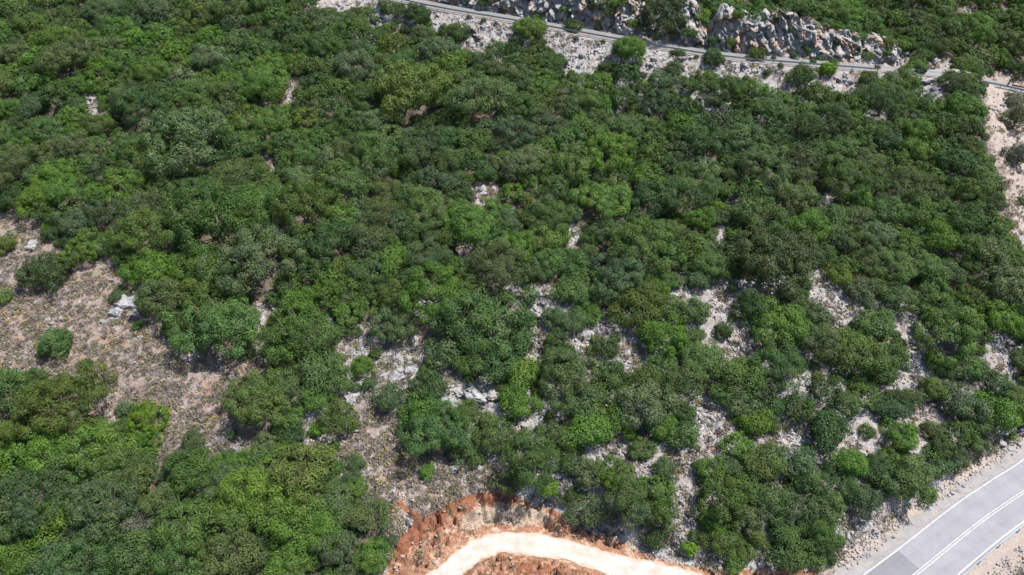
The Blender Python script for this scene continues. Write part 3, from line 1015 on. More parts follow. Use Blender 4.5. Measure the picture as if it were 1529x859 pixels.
# hand-surveyed crowns: u, v, width in photo pixels, tone, kind, optional own label
HAND = [
    (70, 402, 76, 'x', 'oak', 'lone blackish green dome-shaped oak on the open stony slope'), (9, 365, 34, 'y', 'shrub', 'yellow-green round bush at the upper edge of the stony slope'),
    (122, 375, 50, 'b', 'shrub', 'bright clumpy bush just beyond the lone blackish oak'), (152, 366, 40, 'm', 'oak'), (82, 511, 54, 'm', 'oak', 'single upright green bush standing mid slope among grey stones'),
    (8, 442, 42, 'm', 'shrub'), (131, 545, 19, 'x', 'shrub', 'tiny dark ball bush beside the orange soil on the stony slope'), (178, 440, 26, 'g', 'shrub', 'thin pale green bush leaning over the grey scree heap'), (206, 487, 15, 'b', 'shrub', 'very small green bush on the stony slope under the scree heap'),
    (76, 348, 28, 'd', 'shrub', 'narrow dark bush behind the lone blackish oak'), (110, 330, 60, 'g', 'oak'), (20, 300, 70, 'd', 'oak'), (60, 296, 60, 'b', 'oak'),
    (88, 600, 118, 'o', 'oak', 'wide dark olive oak with a flat crown below the stony slope'), (8, 590, 80, 'm', 'oak'), (38, 640, 70, 'm', 'oak'),
    (217, 627, 56, 'v', 'shrub', 'vivid lime green bush, the brightest, beside the stony slope'), (215, 655, 50, 'b', 'shrub', 'bright green lower half bush touching the vivid lime bush'), (187, 611, 26, 'g', 'shrub', 'small grey-green bush tucked beside the vivid lime bush'),
    (150, 668, 90, 'b', 'oak'), (62, 672, 80, 'b', 'oak'), (110, 690, 90, 'm', 'oak'), (170, 690, 80, 'o', 'oak'), (40, 740, 112, 'x', 'oak', 'huge blackish green oak, biggest of the lower wood'),
    (150, 748, 105, 'g', 'oak', 'broad dull grey-green oak in the middle of the lower wood'), (72, 782, 66, 'b', 'oak'), (205, 715, 66, 'o', 'oak'), (120, 795, 60, 'g', 'olive'), (165, 790, 40, 'y', 'shrub', 'yellow-green small bush enclosed by the lower wood'),
    (285, 705, 118, 'm', 'oak'), (380, 725, 112, 'b', 'oak'), (452, 700, 100, 'o', 'oak'), (428, 765, 100, 'b', 'oak'), (340, 765, 90, 'm', 'oak'), (275, 785, 86, 'm', 'oak'), (210, 785, 50, 's', 'olive'),
    (195, 825, 100, 'm', 'oak'), (115, 838, 90, 'm', 'oak'), (350, 830, 90, 'g', 'oak'), (478, 785, 84, 'b', 'oak'), (545, 768, 64, 'g', 'olive', 'feathery grey-green bush leaning at the end of the red bank'), (532, 690, 28, 'g', 'olive', 'wispy grey-green bush above the feathery one by the red bank'),
    (505, 820, 66, 'g', 'olive'), (556, 832, 50, 'b', 'oak'), (30, 835, 66, 'b', 'oak'), (265, 835, 80, 'm', 'oak'), (430, 838, 80, 'b', 'oak'), (20, 790, 50, 'd', 'oak'),
    (380, 600, 100, 'o', 'oak', 'big rounded olive green oak bordering the stony slope near the dead bush'), (428, 572, 74, 'd', 'oak'), (470, 596, 50, 'b', 'oak'), (290, 656, 30, 'g', 'olive', 'small grey-green bush with bare stems beside the dead bush'), (394, 662, 36, 'g', 'shrub'),
    (436, 650, 38, 'd', 'shrub', 'narrow dark green bush between two strips of tan soil'), (505, 624, 60, 'm', 'oak', 'compact round green oak beside two grey boulders'), (472, 548, 66, 'g', 'oak'), (540, 545, 66, 'b', 'oak'), (500, 565, 60, 'm', 'oak'),
    (580, 594, 46, 'g', 'olive', 'loose grey-green bush with bare grey skirts on the bedrock chute'), (640, 577, 60, 'd', 'oak', 'dark round bush between the bedrock chute and the pale slabs'), (773, 602, 56, 'b', 'oak'),
    (650, 640, 98, 'm', 'oak', 'broad clumpy green oak standing alone on the scrub knoll'), (696, 618, 42, 'm', 'oak'), (737, 652, 54, 'm', 'oak'), (794, 688, 84, 'd', 'oak', 'large dark green oak overhanging the red earth bank'),
    (820, 728, 28, 'v', 'shrub', 'small vivid lime bush at the foot of the large dark oak'), (637, 703, 24, 'b', 'shrub', 'small fresh green bush alone on the scrub knoll'), (585, 486, 64, 'g', 'oak', 'domed grey-green oak above the bedrock chute'),
    (664, 528, 62, 'g', 'oak', 'rounded grey-green oak over the dark hollow beside the chute'), (702, 540, 50, 'o', 'oak'), (720, 475, 130, 'm', 'oak', 'very wide cauliflower-like green oak in the middle of the wood'), (735, 525, 90, 'm', 'oak'), (650, 440, 100, 'b', 'oak'),
    (450, 495, 112, 'm', 'oak', 'wide green oak on the chute side of the narrow earth path'), (330, 480, 120, 'm', 'oak', 'wide green oak on the stony-slope side of the narrow earth path'), (245, 440, 76, 'g', 'oak'), (300, 432, 80, 'o', 'oak'), (225, 398, 84, 'b', 'oak'), (385, 385, 110, 'g', 'oak'), (300, 395, 80, 'b', 'oak'),
    (320, 330, 120, 'm', 'oak'), (230, 345, 90, 'm', 'oak'), (380, 320, 60, 'm', 'oak'), (290, 205, 120, 'g', 'oak'), (100, 80, 90, 'g', 'oak'), (200, 160, 80, 'd', 'oak'), (610, 130, 110, 'y', 'oak'), (560, 230, 90, 'm', 'oak'), (715, 140, 100, 'g', 'oak'),
    (828, 474, 36, 'd', 'shrub', 'dark ball-shaped bush beside the white split outcrop'), (858, 480, 40, 'g', 'oak', 'grey-green crown touching the dark ball-shaped bush'), (905, 520, 36, 'd', 'shrub'), (885, 470, 36, 'b', 'oak'),
    (955, 455, 80, 'o', 'oak'), (990, 500, 70, 'b', 'oak'), (930, 415, 90, 'g', 'oak'), (850, 560, 110, 'g', 'oak'), (780, 555, 60, 'b', 'oak'),
    (1150, 388, 124, 'x', 'oak', 'widest blackish grey-green oak above the long rubble strip'), (1135, 322, 76, 'm', 'oak'), (1205, 340, 66, 'b', 'oak'), (1225, 375, 44, 'd', 'oak'), (1250, 410, 44, 'y', 'oak'), (1097, 352, 30, 'b', 'shrub'), (1285, 435, 50, 'g', 'oak'),
    (1040, 460, 50, 'g', 'oak'), (1125, 455, 60, 'd', 'oak'), (1165, 480, 84, 'b', 'oak'), (1080, 495, 32, 'd', 'shrub', 'dark small bush dividing the two stony wedges'), (1215, 470, 44, 'g', 'oak'), (1220, 510, 70, 'g', 'oak'), (1275, 525, 90, 'o', 'oak'), (1310, 485, 60, 'm', 'oak'), (1330, 530, 70, 'm', 'oak'), (1420, 495, 100, 'm', 'oak'), (1340, 440, 66, 'g', 'oak'),
    (880, 640, 66, 'b', 'oak'), (915, 625, 50, 'b', 'oak'), (870, 600, 66, 'g', 'oak'), (965, 600, 90, 'g', 'oak'), (1020, 650, 70, 'm', 'oak'), (990, 640, 44, 'b', 'oak'), (835, 650, 46, 'g', 'olive'), (915, 710, 56, 'b', 'shrub', 'bright dense bush under the tan boulder pocket'), (990, 700, 50, 'g', 'olive'), (935, 735, 66, 'g', 'olive'),
    (945, 760, 56, 'g', 'oak'), (985, 765, 60, 'o', 'oak'), (880, 765, 56, 'g', 'olive'), (975, 800, 44, 'g', 'olive'), (858, 740, 30, 'g', 'olive'), (1030, 818, 22, 'v', 'shrub', 'small lime bush beside white boulders over the dirt track'),
    (1075, 742, 72, 'o', 'shrub', 'wide domed olive green bush with a dark underside near the track'), (1075, 805, 56, 'm', 'oak'), (1060, 780, 40, 'b', 'oak'), (1115, 770, 56, 'g', 'oak'), (1125, 800, 40, 'o', 'oak'), (1180, 820, 66, 'm', 'oak'), (1165, 790, 46, 'd', 'oak'), (1230, 800, 50, 'm', 'oak'), (1240, 835, 36, 'd', 'oak'),
    (1150, 745, 60, 'm', 'oak'), (1210, 720, 60, 'd', 'oak'), (1235, 755, 60, 'm', 'oak'), (1290, 748, 48, 'x', 'oak', 'round blackish grey bush on the bend of the roadside bank'), (1265, 725, 40, 'm', 'oak'), (1355, 712, 86, 'm', 'oak', 'broad clumpy green oak overhanging the roadside bank'), (1310, 705, 50, 'd', 'oak'), (1330, 680, 50, 'b', 'oak'),
    (1130, 630, 56, 'b', 'oak'), (1155, 635, 30, 'g', 'olive'), (1235, 640, 62, 'd', 'oak'), (1105, 600, 50, 'g', 'oak'), (1190, 690, 60, 'g', 'oak'), (1140, 690, 60, 'y', 'oak'), (1060, 700, 50, 'm', 'oak'), (1270, 690, 50, 'b', 'oak'), (1325, 610, 50, 'x', 'oak'), (1345, 650, 50, 'b', 'oak'), (1390, 640, 44, 'o', 'oak'), (1405, 670, 40, 'd', 'shrub'),
    (1425, 682, 44, 'd', 'oak', 'dark green bush nearest the road where the bank turns orange'), (1455, 660, 36, 'g', 'oak'), (1460, 630, 48, 'd', 'oak'), (1435, 600, 60, 'g', 'oak'), (1395, 580, 44, 'y', 'oak'), (1508, 650, 19, 'b', 'shrub', 'small round bright bush growing from the jagged road ledge'), (1512, 585, 36, 'y', 'oak', 'yellow-green leafy oak above the jagged road ledge'),
    (1250, 808, 22, 'g', 'shrub', 'small dull bush against the pale boulder by the road'),
    (624, 18, 46, 'd', 'oak', 'dark green tree at the near end of the upper guardrail'), (605, 45, 36, 'd', 'oak'), (678, 48, 50, 'd', 'oak', 'dark oak in front of the blue grey rocks under the upper road'), (790, 42, 52, 'b', 'oak', 'bright oak hiding part of the upper guardrail'), (560, 30, 30, 'g', 'shrub'),
    (985, 26, 84, 'x', 'oak', 'large blackish oak spreading over the top of the cliff'), (940, 72, 54, 'b', 'oak', 'bright green oak rising past the upper guardrail'), (905, 100, 40, 'd', 'oak'), (1065, 86, 32, 'd', 'shrub', 'round dark bush right against the upper guardrail'), (1235, 103, 28, 'v', 'shrub', 'lime bush growing at the guardrail under the cliff'), (1195, 116, 48, 'g', 'olive', 'soft grey-green tamarisk-like bush on the tan bank below the upper road'),
    (1145, 108, 22, 'x', 'shrub'), (1352, 104, 34, 'o', 'oak'), (1375, 105, 18, 'd', 'oak'), (855, 38, 26, 'd', 'shrub', 'low dark bush on the verge under the upper cliff'), (1015, 78, 26, 'g', 'shrub'), (1130, 82, 26, 'o', 'shrub', 'low olive green bush at the cliff foot beside the upper road'), (1185, 84, 24, 'd', 'shrub'), (1215, 92, 18, 'd', 'shrub'),
    (1318, 130, 26, 'b', 'oak'), (900, 5, 60, 'd', 'oak'), (755, 8, 26, 'd', 'shrub'),
    (845, 0, 36, 'd', 'oak'), (1045, 24, 44, 'b', 'oak'), (1085, 12, 50, 'm', 'oak'), (1128, 22, 44, 'b', 'oak'), (1166, 24, 40, 'g', 'oak'), (1228, 38, 40, 'm', 'oak'), (1262, 52, 40, 'd', 'oak'), (1300, 62, 36, 'd', 'oak'), (1350, 66, 34, 'b', 'oak'), (1378, 84, 30, 'd', 'oak'),
    (722, 30, 16, 'o', 'shrub'), (700, 26, 13, 'g', 'shrub'), (860, 58, 15, 'g', 'shrub'), (900, 64, 13, 'o', 'shrub'), (1005, 78, 17, 'o', 'shrub'), (1165, 98, 16, 'd', 'shrub'), (1292, 110, 18, 'o', 'shrub'), (740, 36, 11, 'g', 'shrub'), (1040, 84, 12, 'b', 'shrub'), (1105, 74, 16, 'o', 'shrub'), (1155, 86, 15, 'g', 'shrub'), (1245, 92, 20, 'b', 'shrub'), (770, 22, 18, 'g', 'shrub'), (1420, 112, 30, 'd', 'oak'), (1440, 116, 30, 'o', 'oak'), (1310, 100, 16, 'y', 'shrub'), (875, 30, 14, 'g', 'shrub'), (1070, 60, 16, 'd', 'shrub'), (1200, 66, 14, 'g', 'shrub'),
    (1516, 150, 36, 's', 'olive', 'silvery olive tree on the terrace, highest of the three'), (1518, 180, 48, 's', 'olive', 'large silvery olive tree in the middle of the pale terrace'), (1524, 234, 50, 's', 'olive', 'silvery olive tree at the bottom of the pale terrace'), (1527, 300, 18, 'm', 'olive', 'small green tree beside the lowest terrace corner'),
]

def covered(u, v, r):
    a = np.linspace(0, 2 * math.pi, 17)[:-1]
    su = np.concatenate([u + .95 * r * np.cos(a), u + .6 * r * np.cos(a)])
    sv = np.concatenate([v + .75 * r * np.sin(a), v + .48 * r * np.sin(a)])
    return mask_at(GAPM, su, sv).mean()


TREES = []          # dict: x y z R u v r tone kind label


def solve_tree(u, v, w, tall=1.25):
    R = 4.0
    p = None
    for _ in range(3):
        p = cast(u, v, .46 * tall * R)
        dep = proj(p[0], p[1], p[2] + .5 * R)[2]
        R = .5 * w * dep / FOC
    return p, R * .86


for rec in HAND:
    u, v, w, tone, kind = rec[:5]
    if len(rec) < 6:
        for _ in range(4):
            if covered(u, v, w / 2) > .10: w *= .87
    p, R = solve_tree(u, v, w)
    if len(rec) > 5: R *= 1.02
    TREES.append(dict(x=p[0], y=p[1], z=p[2], R=R, u=u, v=v, r=w / 2, tone=tone, kind=kind, label=rec[5] if len(rec) > 5 else None, hand=True))

# the wood between them: crowns of falling size thrown onto the free ground
RED_W = near_line(np.array([t['x'] for t in TREES]), np.array([t['y'] for t in TREES]), TRACK)[0]
AX = [t['x'] for t in TREES]; AY = [t['y'] for t in TREES]; AR = [t['R'] for t in TREES]
angs = np.linspace(0, 2 * math.pi, 13)[:-1]


def throw(R0, R1, tries, pack, frac_ok, reach):
    global AX, AY, AR
    rng = RNG
    n = 0
    x, y = rng.uniform(-125, 185, tries), rng.uniform(36, 225, tries)
    z = gz(x, y)
    pu, pv, _ = proj(x, y, z + R0 * .6)
    inside = (pu > -40) & (pu < W + 40) & (pv > -35) & (pv < HH + 55)
    x, y, z = x[inside], y[inside], z[inside]
    tries = len(x)
    RR = rng.uniform(R0, R1, tries)
    loose = in_poly(*proj(x, y, z)[:2], LOOSE)
    ax, ay, ar = np.array(AX), np.array(AY), np.array(AR)
    rd = near_line(x, y, ROAD_MID)[0]; td = near_line(x, y, TRACK)[0]
    ud, us, _, _ = near_line(x, y, UPPER_MID)
    for i in range(tries):
        R = RR[i]
        if rd[i] < ROAD_W / 2 + 1.5 + R * .7 or td[i] < 3.4 + R * .5 or ud[i] < UP_W / 2 + .8 + R * .8: continue
        if R1 < 2 and loose[i] and rng.uniform() < .56: continue
        d = np.hypot(ax - x[i], ay - y[i])
        if np.any(d < (pack + (.04 if loose[i] else 0)) * (ar + R)): continue
        cu, cv, cd = proj(x[i], y[i], z[i] + .58 * R)
        r = R * FOC / cd * reach
        su = np.concatenate([[cu], cu + 1.0 * r * np.cos(angs), cu + .55 * r * np.cos(angs)])
        sv = np.concatenate([[cv], cv + .80 * r * np.sin(angs), cv + .42 * r * np.sin(angs)])
        if mask_at(GAPM, su, sv).mean() > frac_ok: continue
        r /= reach
        if mask_at(GAPM, np.array([cu]), np.array([cv + .5 * r]))[0]: continue
        ax = np.append(ax, x[i]); ay = np.append(ay, y[i]); ar = np.append(ar, R)
        # tone: patches of a kind, brighter towards the olive side
        nz = float(vnoise(x[i] / 13, y[i] / 13, seed=91)) * .8 + .75 * rng.normal()
        if nz < -1.1: tone = 'x' if rng.uniform() < .4 else 'd'
        elif nz < -.35: tone = 'd' if rng.uniform() < .55 else 'g'
        elif nz < .55: tone = 'm'
        elif nz < 1.0: tone = 'o' if rng.uniform() < .5 else 'b'
        elif nz < 1.6: tone = 'b'
        elif nz < 2.0: tone = 'o'
        else: tone = 'b' if rng.uniform() < .6 else 'y'
        if rng.uniform() < .12: tone = 'g'
        if tone == 'g' and rng.uniform() < .5: kind = 'olive'
        elif R < 1.75 or (tone in 'by' and rng.uniform() < .28 and R < 2.6): kind = 'shrub'
        else: kind = 'oak'
        TREES.append(dict(x=x[i], y=y[i], z=z[i], R=R, u=float(cu), v=float(cv), r=float(r), tone=tone, kind=kind, label=None, hand=False))
        n += 1
    AX, AY, AR = list(ax), list(ay), list(ar)
    return n


print('hand', len(TREES))
for a in ((3.0, 4.1, 800, .82, .03, 1), (2.3, 3.0, 4500, .72, .03, 1), (1.75, 2.3, 16000, .66, .03, 1), (1.2, 1.7, 26000, .66, .05, .9), (.6, 1.1, 34000, .68, .08, .75)):
    print('thrown', a, throw(*a))

# visible size in the picture decides which crowns are built one by one
# bushes rooted in the cliff's ledges
for _ in range(60):
    jr, ic = int(RNG.integers(10, ROWS - 6)), int(RNG.integers(0, CV.shape[1]))
    if RNG.uniform() < .35: jr = int(RNG.integers(0, 4))
    q = CV[jr, ic]
    R = RNG.uniform(.45, 1.25) * (.6 if jr < 4 else 1)
    cu_, cv_, cd_ = proj(q[0], q[1], q[2] + .5 * R)
    TREES.append(dict(x=q[0], y=q[1], z=q[2] - .15, R=R, u=float(cu_), v=float(cv_), r=float(R * FOC / cd_), tone=RNG.choice(list('mdoggb')), kind='shrub', label=None, hand=True))
infr = lambda t: -t['r'] < t['u'] < W + t['r'] and -t['r'] < t['v'] < HH + t['r']
LIMIT = {'oak': 298, 'olive': 240, 'shrub': 298}
solo, mass = [], []
for kd in KINDS:
    L = sorted([t for t in TREES if t['kind'] == kd], key=lambda t: (not t['hand'], -t['r'] if infr(t) else 1e6))
    vis = [t for t in L if infr(t)]
    solo += vis[:LIMIT[kd]]
    mass += vis[LIMIT[kd]:] + [t for t in L if not infr(t)]
print('solo', len(solo), 'mass', len(mass), {k: sum(t['kind'] == k for t in solo) for k in KINDS})

# ------------------------------------------------------------------ landmarks the labels point at
LAND = [
    (100, 470, 'the open stony slope'), (192, 452, 'the grey scree heap'), (388, 488, 'the narrow earth path'), (340, 655, 'the dead grey bush'), (217, 627, 'the vivid lime bush'),
    (40, 740, 'the huge blackish oak'), (150, 748, 'the broad grey-green oak'), (650, 640, 'the clumpy oak on the knoll'), (640, 725, 'the scrub knoll'), (690, 775, 'the red earth bank'), (860, 815, 'the white dirt track'),
    (600, 560, 'the bedrock chute'), (705, 592, 'the pale rock slabs'), (803, 448, 'the white split outcrop'), (828, 474, 'the dark ball-shaped bush'), (912, 486, 'the humped white boulder'), (943, 515, 'the broken white blocks'),
    (720, 290, 'the paired rock gaps'), (856, 352, 'the small white crag'), (934, 386, 'the tiny tan opening'), (433, 130, 'the thin white rock streak'), (136, 155, 'the tan slit in the wood'), (400, 240, 'the small stony notch'),
    (1075, 455, 'the shaded rocky trench'), (1105, 505, 'the stony wedge'), (1150, 388, 'the widest blackish oak'), (1240, 448, 'the long rubble strip'), (1362, 515, 'the winding pale gully'), (1055, 630, 'the white boulder run'),
    (1180, 648, 'the slabby outcrop'), (1272, 648, 'the pink rubble pocket'), (1388, 606, 'the white ledges'), (1500, 650, 'the jagged road ledge'), (1503, 525, 'the boulder nest'), (1440, 760, 'the paved road'), (1290, 748, 'the roadside bend'),
    (710, 60, 'the blue grey rocks'), (880, 78, 'the broken upper slope'), (985, 26, 'the oak topping the cliff'), (1100, 60, 'the ochre stained cliff'), (1250, 75, 'the thin end of the cliff'), (1260, 120, 'the rubble apron'), (1395, 110, 'the last crags'),
    (1495, 200, 'the pale olive terrace'), (1500, 125, 'the far road bend'), (1015, 750, 'the tan rock cleft'), (925, 680, 'the tan boulder pocket'), (1085, 320, 'the dusty slit'), (585, 28, 'the upper guardrail end'), (290, 205, 'the broad upper oak'),
]
ORD = ['first', 'second', 'third', 'fourth', 'fifth', 'sixth', 'seventh', 'eighth', 'ninth', 'tenth', 'eleventh', 'twelfth', 'thirteenth', 'fourteenth', 'fifteenth', 'sixteenth', 'seventeenth', 'eighteenth', 'nineteenth', 'twentieth',
       'twenty-first', 'twenty-second', 'twenty-third', 'twenty-fourth', 'twenty-fifth', 'twenty-sixth', 'twenty-seventh', 'twenty-eighth', 'twenty-ninth', 'thirtieth'] + ['far'] * 200


def name_by_place(items, noun, word):
    """items: dicts with u, v; gives each its rank in a direction from the closest landmark"""
    bins = {}
    for t in items:
        dl = [(t['u'] - a) ** 2 + ((t['v'] - b) * 1.15) ** 2 for a, b, _ in LAND]
        k = int(np.argmin(dl))
        du, dv = t['u'] - LAND[k][0], (t['v'] - LAND[k][1]) * 1.15
        q = ('uphill of' if dv < 0 else 'downhill of') if abs(dv) >= abs(du) else ('on the olive-terrace side of' if du > 0 else 'on the far side from the olives of')
        bins.setdefault((k, q), []).append((dl[k], t))
    for (k, q), L in bins.items():
        L.sort(key=lambda e: e[0])
        for i, (_, t) in enumerate(L):
            if not t.get('label'):
                if q.startswith('on'):
                    t['label'] = f"{word(t)} {noun}, {ORD[i]} from {LAND[k][2]}, {'olive-terrace side' if 'terrace' in q else 'away from the olives'}"
                else:
                    t['label'] = f"{word(t)} {noun}, {ORD[i]} {q} {LAND[k][2]}"


size_word = lambda t: 'large' if t['R'] > 3.6 else 'small' if t['R'] < 2.2 else 'rounded'
NOUN = {'oak': 'oak', 'olive': 'loose-leaved olive', 'shrub': 'dense bush'}
for kd in KINDS:
    name_by_place([t for t in solo if t['kind'] == kd], NOUN[kd], lambda t: (size_word(t) + ' ' if kd == 'oak' else '') + TONE_WORD[t['tone']])

OBJ = {'oak': ('oak_tree', 'oak', 'evergreen oaks covering the hillside'), 'olive': ('olive_tree', 'olive tree', 'wild olives scattered through the wood'), 'shrub': ('evergreen_bush', 'bush', 'evergreen bushes among the oaks')}


def tone_of(t):
    c = np.array(TONES[t['tone']]) * random.uniform(.86, 1.16)
    c[0] *= random.uniform(.9, 1.12)
    c[2] *= random.uniform(.85, 1.2)
    return c


first = {}
for t in solo:
    prs = PROTO[t['kind']]
    best = sorted(prs, key=lambda p: abs(math.log(t['R'] / p[0])))
    R0 = best[0][0]
    p = random.choice([q for q in prs if q[0] == R0])
    s = t['R'] / p[0]
    nm, cat, grp = OBJ[t['kind']]
    o = empty(nm, (t['x'], t['y'], t['z'] - .08), random.uniform(0, 6.28), (s * random.uniform(.93, 1.07), s * random.uniform(.93, 1.07), s * (random.uniform(1.0, 1.14) if t['hand'] else random.uniform(.9, 1.12))))
    tag(o, t['label'], cat, grp)
    c = link('crown', p[1], o)
    c.color = (*tone_of(t), 1)
    if t['r'] > 7:
        link('trunk', p[2], o)

# ------------------------------------------------------------------ the rest of the wood, one mass (hidden gaps and beyond the frame)
mV, mF, mT, mC = [], [], [], []
off = 0
LOW = {}
for kd, (R, kw) in {'oak': (3.0, dict(clump=.9, leaf=(.29, .20), cover=1.6, tall=1.2, loose=.6, lump=.24)), 'olive': (2.4, dict(clump=.7, leaf=(.28, .14), cover=1.3, tall=1.25, loose=1.1, lump=.26)), 'shrub': (1.4, dict(clump=.5, leaf=(.20, .14), cover=1.6, tall=1.3))}.items():
    LOW[kd] = [(R, *crown_shape(R, 900 + i, **kw)) for i in range(4)]
# woods beyond the frame's edge
rng = np.random.default_rng(5)
extra = []
for _ in range(5200):
    x, y = rng.uniform(-175, 190), rng.uniform(20, 235)
    z = float(gz(x, y))
    u, v, dd = proj(x, y, z + 1.5)
    if -25 < u < W + 25 and -25 < v < HH + 35: continue
    if abs(u - W / 2) > W / 2 + 420 or v > HH + 330 or v < -330: continue
    R = rng.uniform(2.2, 4.2)
    if float(near_line(np.array([x]), np.array([y]), ROAD_MID)[0][0]) < ROAD_W / 2 + 3 + R: continue
    if float(near_line(np.array([x]), np.array([y]), TRACK)[0][0]) < 3.5 + R: continue
    if float(near_line(np.array([x]), np.array([y]), UPPER_MID)[0][0]) < UP_W / 2 + 2 + R: continue
    if u > W and 90 < v < 380 and u < W + 130: continue
    if any((e['x'] - x) ** 2 + (e['y'] - y) ** 2 < (.78 * (e['R'] + R)) ** 2 for e in extra): continue
    extra.append(dict(x=x, y=y, z=z, R=R, tone=random.choice('mmmddgobb'), kind='oak'))
print('beyond', len(extra))
for t in mass + extra:
    R, V, F, cl = random.choice(LOW[t['kind']])
    s = t['R'] / R
    a = random.uniform(0, 6.28)
    M = np.array([[math.cos(a), -math.sin(a), 0], [math.sin(a), math.cos(a), 0], [0, 0, 1]]) * s
    mV.append(V @ M.T + np.array([t['x'], t['y'], t['z'] - .08]))
    mF.append(F + off)
    off += len(V)
    mT.append(np.tile(tone_of(t), (len(V), 1)))
    mC.append(cl)
fo = link('forest', make_mesh('forest', np.vstack(mV), np.vstack(mF), M_FOREST, False, {'clump': np.concatenate(mC)}, {'tone': np.vstack(mT)}))
tag(fo, 'closed evergreen wood filling in beyond and between the single oaks', kind='stuff')


# ------------------------------------------------------------------ rocks
def ico(sub):
    bm_v = []
    import bmesh
    bm = bmesh.new()
    bmesh.ops.create_icosphere(bm, subdivisions=sub, radius=1.0)
    V = np.array([v.co[:] for v in bm.verts]); F = np.array([[v.index for v in f.verts] for f in bm.faces])
    bm.free()
    return V, F


def boulder_shape(seed, sub=3, flat=.7, cuts=11, crag=0.0):
    rng = np.random.default_rng(seed)
    V, F = ico(sub)
    V = V.copy()
    sc = np.array([rng.uniform(.85, 1.4), rng.uniform(.65, 1.05), flat * rng.uniform(.75, 1.15)])
    for _ in range(cuts):
        n = unit(1, rng)[0]
        h = rng.uniform(.36, .82)
        e = V @ n - h
        V = V - np.maximum(e, 0)[:, None] * n
    if sub >= 2:
        o = rng.uniform(0, 40, 3)
        V = V * (1 + .10 * fbm(V[:, 0] * 2 + o[0], V[:, 1] * 2 + o[1], V[:, 2] * 2 + o[2], seed, 3))[:, None]
        if crag:
            V = V * (1 + crag * blocks(V[:, 0] * 1.9 + o[0], V[:, 1] * 1.9 + o[1], V[:, 2] * 1.9 + o[2], seed) + crag * .45 * blocks(V[:, 0] * 4.5 + o[0], V[:, 1] * 4.5, V[:, 2] * 4.5, seed + 3))[:, None]
    return V * sc, F


BLD = [make_mesh('boulder', *boulder_shape(300 + i, 3, random.choice([.5, .65, .8]), 11, .12), M_ROCK, False) for i in range(10)]
CRAG = [make_mesh('boulder', *boulder_shape(400 + i, 4, random.choice([.5, .6, .75]), 6, .42), M_ROCK, False) for i in range(6)]
